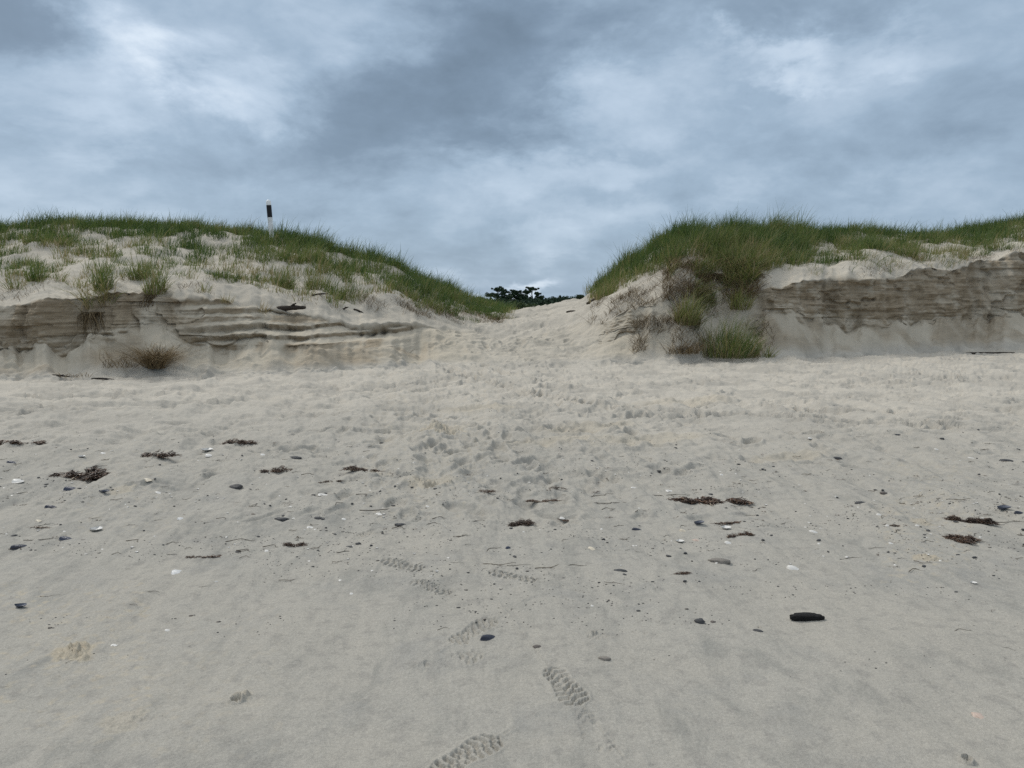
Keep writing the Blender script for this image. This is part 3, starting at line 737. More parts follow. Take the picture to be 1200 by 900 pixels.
# bright marsh shrubs just behind the crest of the path
def shrub(u, Y, vtop, wpx, mat, label, zb=-.2, t=(0, 1), nl=900, ls=.05):
    ks = Y / F; x = (u - 600) / F * Y; zt = CZ + Y * float(slope(vtop)); e = empty('shrub', (x, Y, zb)); tag(e, label, 'shrub')
    st_ = Geo(); lf = Geo(); H_ = zt - zb
    for q in range(9):
        tip = np.array([rng.uniform(-.45, .45) * wpx * ks, rng.uniform(-.4, .4), H_ * rng.uniform(.6, .92)])
        V, Q, T = tube([np.array([tip[0] * .15, 0, 0]), tip * [.55, .6, .55], tip], [.03, .02, .008], 5); st_.add(V, Q, T, .4)
        leaf_cloud(lf, tip, (wpx * ks * .24, wpx * ks * .24, H_ * .2), nl // 9, ls, *t)
    st_.build('stems', BARK, e); lf.build('foliage', mat, e)
shrub(600, 62, 354.5, 44, BUSH, 'bright green bush low in the gap in front of the pines', -.6, (.5, 1), 3000, .09)
shrub(630, 66, 356.0, 40, BUSH, 'green bush low in the gap right of the bright bush', -.6, (.3, .9), 2400, .09)
pr = at_us(np.array([685.]), np.array([4.3]))[0]
shrub(683, pr[1] + 1.2, 345, 20, BUSH, 'small dark shrub where the path crest meets the right dune', pr[2] - .25, (0, .5), 1400, .03)

# ------------------------------------------------------------------ beach debris
def mesh_of(gg, name, mat, smooth=True):
    o = gg.build(name, mat, None, smooth, False); me = o.data; bpy.data.objects.remove(o); return me
def ico(sub=3):
    import bmesh
    bm = bmesh.new(); bmesh.ops.create_icosphere(bm, subdivisions=sub, radius=1)
    V = np.array([v.co[:] for v in bm.verts]); T = np.array([[v.index for v in f.verts] for f in bm.faces]); bm.free(); return V, T
def pebble_mesh(seed, tint, flat=.55, mat=STONE, name='pebble', rough=.35, sub=3, el=1.4):
    V, T = ico(sub); n = 1 + rough * (fbm(V[:, 0] * 1.3 + seed * 7, V[:, 1] * 1.3 + V[:, 2] * 2.1, 3, seed)) + .25 * rough * fbm(V[:, 0] * 4 + seed, V[:, 2] * 4 + V[:, 1] * 3, 2, seed + 3)
    V = V * n[:, None] * [el * .5, .5, .5 * flat]; V[:, 2] += .5 * flat * .6
    gg = Geo(); gg.add(V, None, T, tint); return mesh_of(gg, name, mat)
def shell_mesh(seed, tint, dome=.28, ridges=11, teardrop=0., mat=SHELL, name='shell', up=True, broken=0.):
    """half shell: fan of rings from the hinge, unit length along x"""
    nr_, na = 9, 28; gg = Geo(); V = []
    th = np.linspace(0, 2 * math.pi, na, endpoint=False)
    wob = 1 + broken * fbm(np.cos(th) * 2 + seed, np.sin(th) * 2, 3, seed)
    for k in range(nr_ + 1):
        r = k / nr_
        rx = .5 * r * wob; ry = (.5 - .22 * (teardrop > 0)) * r * wob
        x = rx * np.cos(th) + .42 * (1 - r) * -1 * .75; y = ry * np.sin(th) * (1 - teardrop * .45 * np.cos(th) * -1 * .8)
        z = dome * (1 - r ** 2.2) + .012 * np.cos(th * ridges) * r - .01
        V.append(np.stack([x, y, z if up else dome * .9 - z * .9 + .03], -1))
    V = np.concatenate(V)
    Q = []
    for k in range(nr_):
        for q in range(na): Q.append((k * na + q, k * na + (q + 1) % na, (k + 1) * na + (q + 1) % na, (k + 1) * na + q))
    V2 = V * [.94, .94, .86] + [0, 0, -.012]
    Q = np.array(Q); n0 = len(V)
    rim = [(nr_ * na + q, nr_ * na + (q + 1) % na, n0 + nr_ * na + (q + 1) % na, n0 + nr_ * na + q) for q in range(na)]
    gg.add(np.vstack([V, V2]), np.vstack([Q, Q[:, ::-1] + n0, np.array(rim)[:, ::-1]]), None, tint); return mesh_of(gg, name, mat)
def twig_mesh(seed, tint, curl=.25, rad=.018, forks=1, name='twig'):
    r_ = np.random.default_rng(seed); gg = Geo(); s = np.linspace(0, 1, 9)
    ph = r_.uniform(0, 6, 3)
    y = curl * (.4 * np.sin(s * 3.3 + ph[0]) + .2 * np.sin(s * 8 + ph[1])); y -= y.mean()
    z = .02 + .05 * np.abs(np.sin(s * 3 + ph[2])) * curl
    pts = np.stack([s - .5, y, z], -1)
    V, Q, T = tube(pts, rad * .72 * np.linspace(1, .45, 9) * r_.uniform(.8, 1.2, 9), 5); gg.add(V, Q, T, tint)
    for f in range(forks):
        k = r_.integers(2, 7); d = np.array([r_.uniform(.08, .25), r_.choice([-1, 1]) * r_.uniform(.08, .22), .03])
        V, Q, T = tube([pts[k], pts[k] + d * .5 + [0, 0, .01], pts[k] + d], [rad * .7, rad * .5, rad * .3], 4); gg.add(V, Q, T, tint)
    return mesh_of(gg, name, TWIG)
def weed_mesh(seed, n=110, aspect=2.6, hgt=.16, tlo=0., thi=.9, curve=.2, tails=5, gap=0.):
    r_ = np.random.default_rng(seed); gg = Geo()
    nl = r_.integers(5, 9); lx = np.sort(r_.uniform(-.46, .46, nl)); ly = r_.normal(0, .16 / aspect, nl) + curve * (lx ** 2 * 2 - .1); lr = r_.uniform(.05, .15, nl) * (1.15 - 1.2 * np.abs(lx))
    for q in range(int(n * 2.2)):
        k = r_.choice(nl, p=lr / lr.sum())
        c = np.array([lx[k] + r_.normal(0, 1) * lr[k] * .8, ly[k] + r_.normal(0, 1) * lr[k] * 1.1 / max(aspect, 1.6), 0])
        dd = np.hypot((c[0] - lx[k]) / lr[k], (c[1] - ly[k]) / lr[k])
        c[2] = hgt * lr[k] / .12 * max(0, 1 - .5 * dd) * r_.random() * .9
        ln = r_.uniform(.04, .17) * (1 + .8 * (r_.random() < .12)); a = r_.normal(0, 1.0); s = np.linspace(0, 1, 6); w = r_.uniform(-1, 1, 4)
        pts = c + np.stack([(s - .5) * ln * math.cos(a) + .02 * np.sin(s * 7 + w[0] * 3), (s - .5) * ln * math.sin(a) + .025 * np.sin(s * 6 + w[1] * 3), .02 * np.sin(s * 5 + w[2] * 3) * (1 + w[3]) + .006], -1)
        pts[:, 2] = np.maximum(pts[:, 2], .004)
        V, Q, T = tube(pts, r_.uniform(.004, .010) * np.array([.5, 1, 1.2, 1, .8, .3]), 4, False); gg.add(V, Q, T, np.clip(r_.uniform(tlo, thi) + (.5 if r_.random() < .07 else 0), 0, 1))
    for q in range(tails):
        k = r_.choice([0, nl - 1, r_.integers(nl)]); a = r_.normal(0, .5) + (math.pi if lx[k] < 0 else 0); s = np.linspace(0, 1, 8); ln = r_.uniform(.1, .34)
        pts = np.stack([lx[k] + s * ln * math.cos(a), ly[k] + s * ln * math.sin(a) * .6 + .03 * np.sin(s * 6 + q), .010 + .008 * np.sin(s * 4)], -1)
        V, Q, T = tube(pts, np.linspace(.008, .003, 8), 4, False); gg.add(V, Q, T, r_.uniform(tlo, thi))
    return mesh_of(gg, 'seaweed_clump', WEED)
def put(me, name, u, v, lpx, ang=0., label=None, cat=None, group=None, sink=.0, tilt=0., wide=1., high=1.):
    p = place(u, v); dep = p[1] * cp - (p[2] - CZ) * sp; sc = lpx * dep / F
    o = bpy.data.objects.new(name, me); COL.objects.link(o); o.location = (p[0], p[1], p[2] - sink * sc)
    o.rotation_euler = (tilt, 0, R(ang)); o.scale = (sc, sc * wide, sc * high); tag(o, label, cat, group); return o

# -- seaweed: u, v, length px, angle, variant args, label
WEEDS = [
    (20, 522, 62, 4, dict(seed=1, n=120, aspect=4.5, hgt=.12, curve=.05), 'long dark strip of seaweed cut by the left edge of the photo'),
    (101, 561, 78, -10, dict(seed=2, n=330, aspect=2.0, hgt=.24, curve=-.35, thi=.75), 'largest dark seaweed heap, arched like a moustache on the left'),
    (188, 536, 44, 16, dict(seed=3, n=170, aspect=2.2, hgt=.22, curve=.1), 'dark seaweed heap between the largest heap and the small flat clump'),
    (280, 522, 37, 3, dict(seed=4, n=150, aspect=2.6, hgt=.2, curve=.0, thi=.95), 'compact speckled seaweed clump on the far side of the left debris'),
    (329, 553, 42, 6, dict(seed=5, n=100, aspect=2.8, hgt=.2, curve=-.4), 'reddish arched seaweed clump left of the shell studded one'),
    (418, 552, 46, -6, dict(seed=6, n=110, aspect=3.2, hgt=.16, curve=-.1), 'reddish seaweed clump studded with white shell at its right end'),
    (389, 565, 28, 20, dict(seed=7, n=60, aspect=3, hgt=.12), 'small rusty seaweed wisp below the shell studded clump'),
    (341, 641, 40, 6, dict(seed=8, n=100, aspect=3.4, hgt=.18, curve=-.1), 'dark red seaweed clump with a white shell at its left tip'),
    (569, 577, 24, -8, dict(seed=9, n=70, aspect=2.2, hgt=.15, tlo=.3), 'small brown seaweed scrap left of the trampled path'),
    (610, 615, 34, 28, dict(seed=10, n=240, aspect=1.7, hgt=.3, thi=.7), 'thick black seaweed heap in the middle of the beach'),
    (830, 590, 84, -7, dict(seed=11, n=220, aspect=4.6, hgt=.12, curve=-.12), 'longest thin seaweed strand, brown and lying right of centre'),
    (635, 588, 40, 4, dict(seed=12, n=60, aspect=5, hgt=.08, tlo=.3), 'flat faded brown seaweed strip above the thick black heap'),
    (866, 628, 34, 18, dict(seed=13, n=90, aspect=2.6, hgt=.2, curve=-.3), 'rusty seaweed clump holding a white shell below the longest strand'),
    (797, 673, 27, -2, dict(seed=14, n=80, aspect=3.4, hgt=.16), 'small dark seaweed scrap left of the flat clam shell'),
    (857, 614, 38, 8, dict(seed=15, n=55, aspect=5, hgt=.07), 'thin seaweed wisp just above the rusty clump'),
    (1141, 612, 46, -14, dict(seed=16, n=300, aspect=2.4, hgt=.26, thi=.65), 'thick black seaweed heap near the right edge'),
    (1131, 634, 54, -30, dict(seed=17, n=170, aspect=2.6, hgt=.2, tlo=.1), 'ragged brown seaweed heap with stalks just below the thick black one'),
    (1049, 617, 26, -8, dict(seed=18, n=50, aspect=3.6, hgt=.1), 'dark seaweed shred left of the thick black heap on the right'),
    (240, 654, 42, 4, dict(seed=19, n=40, aspect=6, hgt=.06), 'thin dark seaweed thread on the left above the blue white shell'),
    (665, 611, 22, -18, dict(seed=20, n=50, aspect=2.5, hgt=.1, tlo=.2), 'small tangle of brown weed right of a white shell near the middle'),
    (648, 573, 26, 0, dict(seed=21, n=30, aspect=1.8, hgt=.2), 'wiry tangle of weed stalks near the edge of the path'),
    (40, 620, 30, 8, dict(seed=22, n=40, aspect=3, hgt=.12, tlo=.4, thi=1.), 'loose tan tangle of weed above the big dark mussel on the left'),
]
for (u, v, l, a, kw, lab) in WEEDS:
    me = weed_mesh(**kw); put(me, 'seaweed_clump', u, v, l, a, lab, 'seaweed', 'seaweed clumps on the beach', high=.75)
# -- mussels, stones, charred wood
MUS = [shell_mesh(60 + k, t, .24, 3, .8, MUSSEL, 'mussel_shell', k != 2) for k, t in enumerate((.1, .5, .9))]
for k, (u, v, l, a, lab) in enumerate([
    (23, 642, 21, 40, 'long narrow dark mussel shell near the left edge'), (83, 574, 17, 14, 'slim blue mussel shell just below the largest seaweed heap'),
    (122, 578, 12, 0, 'short blue mussel shell right of and below the largest seaweed heap'), (59, 595, 13, 12, 'dark mussel shell alone left of the trail of twigs'),
    (13, 542, 10, 15, 'dark blue mussel shell below the left edge seaweed strip'), (24, 712, 15, -10, 'dark round mussel shell alone low at the left edge'),
    (572, 748, 21, 28, 'large navy mussel shell lying beside a boot print'), (595, 642, 10, 70, 'upright blue grey mussel shell below the middle black seaweed heap'),
    (819, 615, 13, 14, 'dark blue mussel shell below the longest seaweed strand'), (746, 621, 12, 0, 'broken violet mussel shell right of centre'),
    (77, 632, 16, 5, 'flat dark mussel shell at the end of a long twig'), (1176, 598, 17, 8, 'dark mussel shell up right of the thick black heap'), (1194, 602, 12, 0, 'blue mussel shell at the right edge')]):
    put(MUS[k % 3], 'mussel_shell', u, v, l, a, lab, 'mussel shell', 'mussel shells', .02)
PEB = [pebble_mesh(80 + k, t, fl, el=e) for k, (t, fl, e) in enumerate(((.02, .6, 1.1), (.25, .5, 1.5), (.45, .6, 1.2), (.7, .5, 1.2), (.95, .5, 1.3), (.1, .45, 1.7)))]
for (k, u, v, l, a, lab) in [
    (0, 820, 729, 14, 30, 'black wet stone alone in the right foreground'), (2, 276, 572, 15, 15, 'half buried grey stone on the left debris'),
    (1, 330, 609, 12, 0, 'dark grey pointed stone left of a smaller black one'), (5, 372, 608, 8, 10, 'small black stone right of the pointed grey one'),
    (0, 420, 638, 8, 60, 'blue black stone above the boot print left of centre'), (5, 409, 641, 6, 0, 'tiny black stone touching the blue black one on its left'),
    (1, 469, 615, 10, 0, 'dark stone with a pale left end near the path'), (5, 345, 537, 11, 10, 'flat black stone above the shell studded seaweed'),
    (0, 772, 553, 6, 0, 'dark green black pebble up right of centre'), (0, 833, 580, 6, 0, 'round black pebble just above the longest seaweed strand'),
    (5, 726, 669, 12, 12, 'flat grey stone near the middle twigs'), (4, 843, 658, 22, -8, 'flat grey brown clam shaped stone right of centre'),
    (3, 1036, 578, 8, -20, 'brown reddish pebble among the right debris'), (5, 980, 538, 8, 0, 'flat black stone far right of the path'),
    (5, 1009, 589, 10, -4, 'flat dark stone right of the middle of the right debris'), (5, 1051, 510, 7, 0, 'small black stone by the tyre tracks on the right'),
    (0, 1104, 515, 6, 0, 'round dark pebble by the tyre tracks further right'), (3, 630, 758, 10, 10, 'tan pebble half sunk right of the navy mussel'),
    (4, 708, 772, 13, -12, 'mottled pale pebble above and right of the clear boot print'), (3, 836, 729, 6, 0, 'tiny orange pebble right of the black wet stone'),
    (5, 888, 740, 9, -20, 'thin dark chip left of the charred wood'), (0, 599, 620, 5, 0, 'black pebble at the foot of the middle seaweed heap'),
    (5, 1179, 540, 11, -5, 'dark ring shaped stone near the right edge')]:
    put(PEB[k], 'pebble', u, v, l * .88, a, lab, 'stone', 'stones on the beach', .2)
V, T = ico(4)
V = V * (1 + .38 * fbm(V[:, 0] * 2 + 3, V[:, 1] * 2 + V[:, 2], 4, 5)[:, None] + .22 * np.abs(fbm(V[:, 0] * 3, V[:, 1] * 9 + V[:, 2] * 7, 3, 6))[:, None]); V = np.sign(V) * np.abs(V) ** .8 * [.5, .15, .13]; V[:, 1] += .03 * np.sin(V[:, 0] * 5); V[:, 2] += .09 + .012 * fbm(V[:, 0] * 4, V[:, 1] * 40, 3, 8)
gg = Geo(); gg.add(V, None, T, .3); put(mesh_of(gg, 'charred_driftwood', CHAR), 'charred_driftwood', 946, 726, 37, -5, 'black charred chunk of wood lying in the right foreground', 'charred wood', None, .03)
# -- pale shells
SH = [shell_mesh(20 + k, t, d, rd, 0, SHELL, 'shell', upk, b) for k, (t, d, rd, upk, b) in enumerate(((.0, .26, 13, True, .1), (.35, .2, 9, True, .5), (.1, .22, 11, False, .3), (.62, .25, 9, True, .4), (.85, .2, 7, True, .6), (.0, .15, 5, True, .9)))]
for (k, u, v, l, a, lab) in [
    (0, 929, 666, 14, 0, 'clean white clam shell, largest on the right'), (0, 953, 624, 11, 10, 'white ribbed shell above and right of the clean clam'),
    (1, 207, 671, 14, -8, 'blue white winged shell low on the left'), (1, 212, 608, 9, 20, 'small bluish oval shell left of centre'),
    (2, 113, 622, 14, 0, 'open oyster shell with a dark middle on the left'), (0, 21, 565, 13, 10, 'white shell left of the largest seaweed heap'),
    (0, 245, 535, 9, 0, 'bright white shell, lower of a close pair near the left heaps'), (2, 243, 529, 13, 0, 'long hollow shell, upper of a close pair near the left heaps'),
    (0, 121, 532, 6, 0, 'white shell between two seaweed heaps on the left'), (2, 96, 536, 8, 0, 'dull white shell above the largest seaweed heap'),
    (3, 173, 564, 10, -5, 'cream shell right of the largest seaweed heap'), (0, 185, 578, 7, 0, 'white round shell below the cream one'),
    (3, 45, 611, 7, 0, 'yellow shell near the left edge'), (5, 377, 580, 10, 15, 'broken white shell below the rusty wisp'),
    (0, 308, 533, 6, 0, 'white shell right of the compact speckled clump'), (5, 444, 603, 8, -30, 'jagged white shell near a long straight twig'),
    (0, 403, 609, 6, 0, 'white shell right of the small black stone'), (5, 363, 618, 8, 10, 'white chip below the small black stone'),
    (0, 313, 646, 6, 0, 'white shell at the tip of the dark red seaweed'), (0, 501, 594, 5, 0, 'white speck of shell left of the path'),
    (0, 659, 608, 7, 0, 'bright white shell right of the middle seaweed heap'), (3, 693, 643, 9, -30, 'yellow crab shell piece right of centre'),
    (5, 784, 576, 9, 0, 'flat white shell above the longest seaweed strand'), (3, 800, 622, 7, 0, 'cream shell left of the rusty clump'),
    (2, 851, 620, 11, 0, 'white shell between the thin wisp and the rusty clump'), (4, 816, 634, 9, 0, 'pink red shell below the dark blue mussel'),
    (0, 853, 636, 8, 0, 'white shell directly under the rusty clump'), (5, 742, 572, 6, 0, 'white shell chip on the middle debris line'),
    (0, 846, 557, 5, 0, 'white speck of shell up right of the strand'), (2, 797, 636, 9, 0, 'grey white shell beside a twig right of centre'),
    (0, 694, 710, 4, 0, 'tiny white shell alone above the small holes'), (0, 1044, 637, 6, 0, 'white shell on a stalk on the right'),
    (0, 993, 653, 5, 0, 'white shell beside the bent stick'), (0, 1030, 604, 6, 0, 'white shell left of the dark shred on the right'),
    (0, 1097, 527, 5, 0, 'white shell far out near the right tracks'), (0, 949, 517, 5, 0, 'white shell by the tracks above the tan patch'),
    (2, 1141, 684, 7, -10, 'white shell low on the right below the ragged heap'), (0, 1040, 616, 5, 0, 'white shell touching the dark shred on the right'),
    (5, 1137, 537, 6, -20, 'white chip near the right edge above the debris'), (0, 1075, 616, 5, 0, 'white shell in the tan heap left of the black heap'),
    (0, 196, 739, 6, 0, 'white shell alone in the left foreground'), (5, 133, 757, 7, 15, 'white chip right of the tan sand heap'),
    (4, 1146, 840, 14, -35, 'orange brown broken shell in the lower right corner'), (0, 412, 696, 5, 0, 'small white shell alone left of the path boot prints')]:
    put(SH[k], 'shell', u, v, l, a, lab, 'shell', 'pale shells on the beach', .02)
# -- twigs
TW = [twig_mesh(40 + k, t, c, r_, f) for k, (t, c, r_, f) in enumerate(((.1, .25, .016, 1), (.5, .4, .02, 0), (.2, .12, .013, 0), (.8, .3, .018, 2), (.3, .5, .022, 0)))]
for (k, u, v, l, a, lab) in [
    (2, 55, 633, 50, 6, 'long thin twig ending at the flat dark mussel'), (4, 176, 694, 23, 12, 'wavy brown twig low on the left'), (4, 154, 709, 19, 0, 'bent twig below the wavy one on the left'),
    (2, 60, 699, 22, 12, 'pale straight twig above the lone mussel'), (2, 241, 688, 15, 8, 'short straight twig right of the blue white shell'), (1, 283, 634, 32, -2, 'dark knotted twig left of the dark red seaweed'),
    (2, 452, 598, 60, 5, 'longest straight twig lying across the left debris'), (3, 340, 680, 26, 3, 'dry forked twig below the dark red seaweed'), (3, 540, 628, 19, 20, 'curled forked twig left of the middle heap'),
    (1, 577, 644, 26, 35, 'arched twig left of the upright mussel'), (2, 536, 660, 16, -8, 'short thin twig left of the path print'), (3, 585, 662, 38, -6, 'dark forked twig above the faded boot print'),
    (2, 608, 663, 28, 4, 'straight dark twig beside the forked one'), (3, 643, 665, 34, 12, 'forked twig right of the straight dark one'), (1, 673, 664, 30, 6, 'wavy dark twig, rightmost of the row near the middle'),
    (0, 699, 582, 34, 14, 'twig above the middle debris line'), (2, 720, 590, 48, -3, 'long thin twig below the white chip in the middle'), (2, 784, 581, 40, -1, 'fine straight twig just left of the round black pebble'),
    (2, 885, 604, 24, 2, 'thin twig right of the longest strand'), (0, 720, 684, 24, -30, 'short dark stick right of the middle row of twigs'), (0, 997, 655, 30, 3, 'bent L shaped stick on the right'),
    (2, 1044, 682, 12, 50, 'short straight stick standing out dark on the right'), (0, 1057, 585, 18, 30, 'curved twig among the right debris'), (3, 1124, 586, 30, -6, 'forked twig above the thick black heap'),
    (2, 1182, 613, 46, -6, 'long stalk running right from the thick black heap'), (0, 1028, 643, 22, -8, 'thin dark twig left of the stalked shell'), (1, 1164, 717, 13, 22, 'curved short twig at right foreground'),
    (1, 1127, 739, 22, -4, 'dark bowed twig in the right foreground'), (1, 1182, 761, 14, -45, 'curved twig by the right edge of the foreground'), (1, 522, 737, 18, 2, 'arched pale twig left of the mussel boot print'),
    (1, 85, 776, 14, 25, 'short curved twig under the tan sand heap'), (2, 7, 805, 13, 4, 'short twig at the left edge foreground')]:
    put(TW[k], 'twig', u, v, l, a, lab, 'twig', 'twigs on the beach', .005)
# -- small bits nothing tells apart
for kind, meshes, n, lo, hi, lab, cat, grp in (
    ('shell_fragment', [SH[0], SH[5], SH[2]], 298, 2.0, 3.8, 'tiny white shell fragment scattered in the debris line', 'shell bit', 'tiny white shell fragments'),
    ('small_pebble', [PEB[0], PEB[5], PEB[1]], 180, 1.8, 4.2, 'tiny dark pebble scattered in the debris line', 'pebble', 'tiny dark pebbles'),
    ('small_twig', [TW[2], TW[0], TW[3], TW[1]], 298, 6, 18, 'small dark weed stalk scattered in the debris line', 'weed stalk', 'small weed stalks')):
    for q in range(n):
        v = 500 + 190 * rr.betavariate(2.2, 2.6); u = rr.uniform(-30, 1230)
        if 470 < u < 680 and rr.random() < .45: continue
        p_ = on_flat(u, v)
        if float(fbm(p_[0] * 1.1, p_[1] * 2.6, 3, 301)) < -.06 and rr.random() < .6: continue
        put(rr.choice(meshes), kind, u, v, rr.uniform(lo, hi) * (.6 + .6 * (v - 500) / 190), rr.gauss(0, 25) if kind == 'small_twig' else rr.uniform(0, 360), lab, cat, grp, .02, 0., *((1.9, 1.9) if kind == 'small_twig' else (1., 1.)))
WB = [weed_mesh(90 + k, 12, 2.2, .12, .1, .95, 0, 2) for k in range(3)]
for q in range(120):
    v = 510 + 170 * rr.betavariate(2, 2.4); u = rr.uniform(-30, 1230)
    put(WB[q % 3], 'seaweed_scrap', u, v, rr.uniform(7, 17), rr.gauss(0, 25), 'small brown seaweed scrap scattered in the debris line', 'seaweed scrap', 'small seaweed scraps', .0, high=.6)
# grit
gg = Geo(); V0, T0 = ico(1)
for q in range(9000):
    v = 480 + 330 * rr.betavariate(1.8, 3.0); u = rr.uniform(-40, 1240); p = place(u, v)
    if float(fbm(p[0] * 1.1, p[1] * 2.6, 3, 301)) < .02: continue
    s_ = rr.uniform(.0012, .0042) * (1 + (rr.random() < .1) * .8)
    gg.add(V0 * [s_ * rr.uniform(.8, 1.8), s_, s_ * .5] + p + [0, 0, s_ * .2], None, T0, rr.choice([0, .05, .1, .3, .35, .5, .7]) if rr.random() < .78 else 1.)
tag(gg.build('grit', STONE), 'fine dark and pale grit specks strewn over the beach', 'grit', None, 'stuff')

# ------------------------------------------------------------------ driftwood on the bank
def log(name, u, v, lpx, rpx, ang, label, tint=.3, bend=.06, stub=True, tiltx=0.):
    p = place(u, v); ks = p[1] / F; ln = lpx * ks; r = rpx * ks
    s = np.linspace(0, 1, 16); gg = Geo(); r_ = np.random.default_rng(int(u))
    pts = np.stack([(s - .5) * ln, .02 * np.sin(s * 5), r * .6 + bend * ln * np.sin(s * 3.1)], -1)
    rad = r * np.interp(s, [0, .06, .3, .7, .95, 1], [.55, 1.05, 1, .75, .45, .25]) * (1 + .16 * r_.uniform(-1, 1, 16))
    V, Q, T = tube(pts, rad, 10); V = V + .25 * r * fbm(V[:, 0] * 12, V[:, 1] * 30 + V[:, 2] * 25, 3, 3)[:, None]; gg.add(V, Q, T, tint)
    o = gg.build(name, WOOD); o.location = p; o.rotation_euler = (0, R(-ang), R(tiltx)); tag(o, label, 'driftwood')
    if stub:
        g2 = Geo(); V, Q, T = tube([pts[9], pts[9] + [.12 * ln, -.05, .07 * ln], pts[9] + [.2 * ln, -.08, .09 * ln]], [r * .4, r * .3, r * .15], 7); g2.add(V, Q, T, tint); g2.build('branch_stub', WOOD, o)
    return o
log('driftwood_log', 336, 367, 46, 4.2, 8, 'dark driftwood log resting on the left bank above the shelves', .0)
log('driftwood_stick', 1160, 415, 58, 1.1, 1, 'long thin driftwood stick at the foot of the right bank', .3, .0, False)
log('driftwood_stick', 375, 347, 20, 1.2, 6, 'short stick at the foot of the round olive tuft on the left', .1, .05, False)
log('driftwood_stick', 420, 366, 13, 1.3, -20, 'small dark stick on the sand right of the driftwood log', .1, .05, False)
log('driftwood_stick', 404, 364, 12, 1.2, 30, 'small forked stick between the log and the path', .1, .1, True)
log('driftwood_stick', 70, 443, 26, 1.4, -2, 'dark broken stick at the foot of the left bank', .0, .03, True)
log('driftwood_stick', 122, 446, 30, 1.3, -2, 'thin dark stick on the sand left of the dead grass mound', .0, .02, False)
log('driftwood_stick', 703, 350, 34, 1.5, 25, 'grey stick leaning down the sand at the edge of the right dune', .8, .03, False)
log('driftwood_stick', 669, 366, 11, 1.1, 8, 'tiny stick on the sand ramp near the right dune', .2, .05, False)

# ------------------------------------------------------------------ sky, sun, camera
SUN_EL, SUN_AZ = R(46), R(-48)       # azimuth from +Y towards +X
world = bpy.data.worlds.new('World'); scene.world = world; world.use_nodes = True
nt = world.node_tree; nt.nodes.clear()
out = N(nt, 'ShaderNodeOutputWorld')
sky = N(nt, 'ShaderNodeTexSky', sky_type='NISHITA'); sky.sun_disc = False; sky.sun_elevation = SUN_EL; sky.sun_rotation = SUN_AZ
bg1 = N(nt, 'ShaderNodeBackground'); bg1.inputs[1].default_value = .08; L(nt, sky.outputs[0], bg1.inputs[0])
tc = N(nt, 'ShaderNodeTexCoord'); sx = N(nt, 'ShaderNodeSeparateXYZ'); L(nt, tc.outputs['Generated'], sx.inputs[0])
def M(op, a, b=None, c=None, clamp=False):
    n = N(nt, 'ShaderNodeMath', operation=op); n.use_clamp = clamp
    for k, s in enumerate((a, b, c)):
        if s is None: continue
        if isinstance(s, (int, float)): n.inputs[k].default_value = s
        else: L(nt, s, n.inputs[k])
    return n.outputs[0]
x, y, z = sx.outputs
zc = M('MAXIMUM', z, 0.0)
den = M('ADD', zc, .11)
cv = N(nt, 'ShaderNodeCombineXYZ'); L(nt, M('DIVIDE', x, den), cv.inputs[0]); L(nt, M('DIVIDE', y, den), cv.inputs[1])
def wn(scale, det, rough=.55, dist=0., off=0., vec=None):
    n = N(nt, 'ShaderNodeTexNoise'); n.inputs['Scale'].default_value = scale; n.inputs['Detail'].default_value = det
    n.inputs['Roughness'].default_value = rough; n.inputs['Distortion'].default_value = dist
    mp = N(nt, 'ShaderNodeMapping'); mp.inputs['Location'].default_value = (off, off * .7, 0); L(nt, vec or cv.outputs[0], mp.inputs[0]); L(nt, mp.outputs[0], n.inputs['Vector'])
    return n.outputs[0]
dvv = N(nt, 'ShaderNodeMapping'); dvv.inputs['Scale'].default_value = (1, 1, 1.9); L(nt, tc.outputs['Generated'], dvv.inputs[0]); dvo = dvv.outputs[0]
az = M('ARCTAN2', x, y); el = M('ARCSINE', z)
waz = M('ADD', az, M('MULTIPLY', M('SUBTRACT', wn(4.2, 8, .6, .2, 3, dvo), .5), .42))
wel = M('ADD', el, M('MULTIPLY', M('SUBTRACT', wn(4.6, 8, .6, .2, 9, dvo), .5), .27))
def blob(u, v, ru, rv, a):
    """soft patch of thicker or thinner cloud in direction space"""
    a0 = math.atan((u - 600) / F); e0 = math.atan(float(slope(v)) * math.cos(a0)); sa_, se = ru / F, rv / F
    q = M('ADD', M('POWER', M('ABSOLUTE', M('DIVIDE', M('SUBTRACT', waz, a0), sa_)), 2.), M('POWER', M('ABSOLUTE', M('DIVIDE', M('SUBTRACT', wel, e0), se)), 2.))
    return M('MULTIPLY', M('EXPONENT', M('MULTIPLY', M('POWER', q, 1.6), -1.)), a * 1.2)
BLOBS = [(30, 30, 150, 80, -.22), (190, 60, 75, 50, .25), (285, 95, 95, 38, .20), (430, 150, 170, 70, -.20), (560, 90, 110, 70, -.16), (330, 10, 90, 40, .05),
         (880, 75, 55, 20, .17), (720, 110, 100, 35, .10), (640, 30, 130, 45, -.10), (690, 190, 70, 22, .10), (1010, 45, 70, 20, .08), (860, 10, 170, 40, -.08), (1100, 110, 120, 40, -.06),
         (980, 180, 120, 40, -.08), (760, 255, 100, 22, .10), (600, 215, 60, 25, .08), (572, 339, 75, 13, .30), (200, 230, 160, 25, .02), (640, 290, 60, 18, .10), (100, 190, 140, 30, -.06), (90, 130, 120, 30, .10), (1120, 215, 120, 25, .04), (520, 290, 90, 25, -.05)]
val = M('MULTIPLY', M('SUBTRACT', wn(3.4, 9, .55, .25, 2, dvo), .5), .62)
val = M('ADD', val, M('MULTIPLY', M('SUBTRACT', wn(9, 9, .58, .3, 7, dvo), .5), .36))
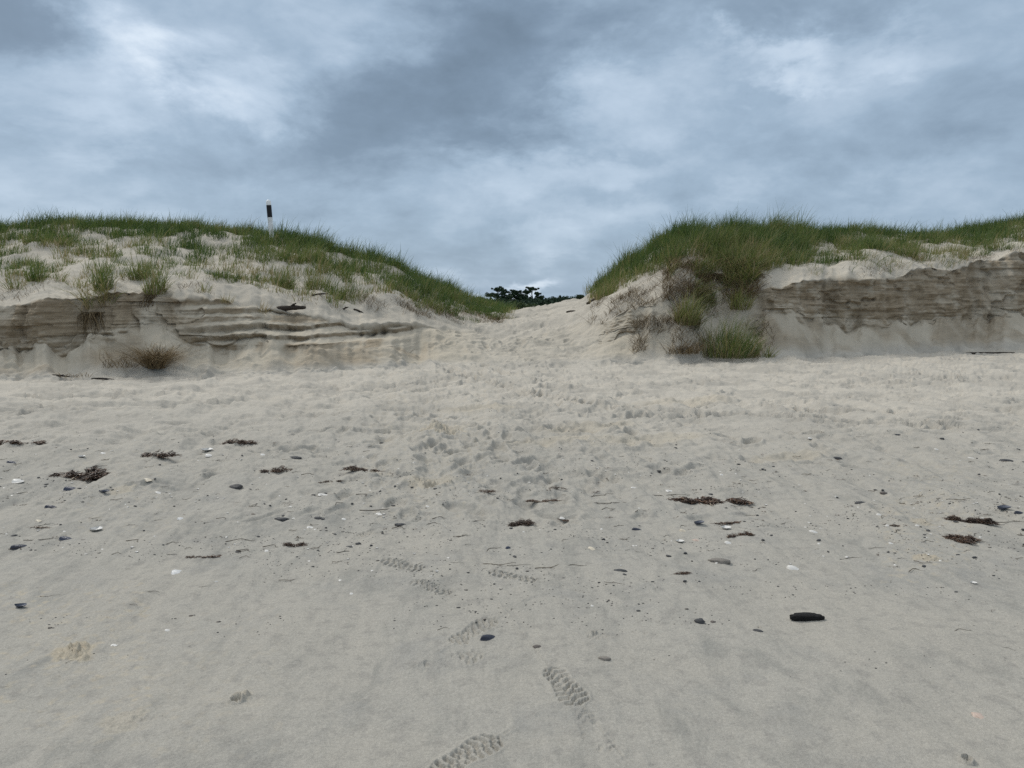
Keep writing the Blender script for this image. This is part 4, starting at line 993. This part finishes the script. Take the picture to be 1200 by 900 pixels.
val = M('ADD', val, M('MULTIPLY', M('SUBTRACT', wn(24, 7, .6, .4, 4, dvo), .5), .13))
val = M('ADD', val, M('MULTIPLY', M('SUBTRACT', wn(1.3, 6, .55, .3, 5), .5), .18))
for b_ in BLOBS: val = M('ADD', val, blob(*b_))
val = M('ADD', val, .46)
cr = ramp(nt, val, [(0.0, (.112, .156, .208)), (.24, (.165, .226, .300)), (.46, (.268, .352, .448)), (.66, (.400, .486, .586)), (.86, (.56, .635, .715)), (1., (.72, .78, .83))])
# overcast luminance rises towards the zenith
up = N(nt, 'ShaderNodeMapRange'); up.interpolation_type = 'SMOOTHSTEP'
for k, v_ in ((1, .36), (2, .95), (3, 1.0), (4, 2.3)): up.inputs[k].default_value = v_
L(nt, z, up.inputs[0])
zn = N(nt, 'ShaderNodeMapRange'); zn.interpolation_type = 'SMOOTHSTEP'
for k, v_ in ((1, .36), (2, .75), (3, 0.), (4, .92)): zn.inputs[k].default_value = v_
L(nt, z, zn.inputs[0])
skyc = mix(nt, zn.outputs[0], cr.outputs[0], (.325, .338, .345))
bg2 = N(nt, 'ShaderNodeBackground'); L(nt, skyc, bg2.inputs[0]); L(nt, up.outputs[0], bg2.inputs[1])
ms = N(nt, 'ShaderNodeMixShader'); ms.inputs[0].default_value = .93
L(nt, bg1.outputs[0], ms.inputs[1]); L(nt, bg2.outputs[0], ms.inputs[2]); L(nt, ms.outputs[0], out.inputs[0])
sun = bpy.data.lights.new('sun', 'SUN'); sun.energy = 1.5; sun.angle = R(16); sun.color = (1, .955, .88)
so = bpy.data.objects.new('sun', sun); COL.objects.link(so)
dv = Vector((math.sin(SUN_AZ) * math.cos(SUN_EL), math.cos(SUN_AZ) * math.cos(SUN_EL), math.sin(SUN_EL)))
so.rotation_euler = dv.to_track_quat('Z', 'Y').to_euler(); so.location = dv * 50
cam = bpy.data.cameras.new('camera'); cam.sensor_width = 36; cam.lens = 36 * F / 1200; cam.clip_start = .05; cam.clip_end = 8000
co = bpy.data.objects.new('camera', cam); COL.objects.link(co); co.location = (0, 0, CZ); co.rotation_euler = (math.pi / 2 - PITCH, 0, 0)
scene.camera = co
scene.view_settings.view_transform = 'Standard'; scene.view_settings.look = 'None'; scene.view_settings.exposure = .42; scene.view_settings.gamma = 1
scene.view_settings.use_curve_mapping = False
scene.cycles.max_bounces = 6; scene.cycles.use_denoising = False
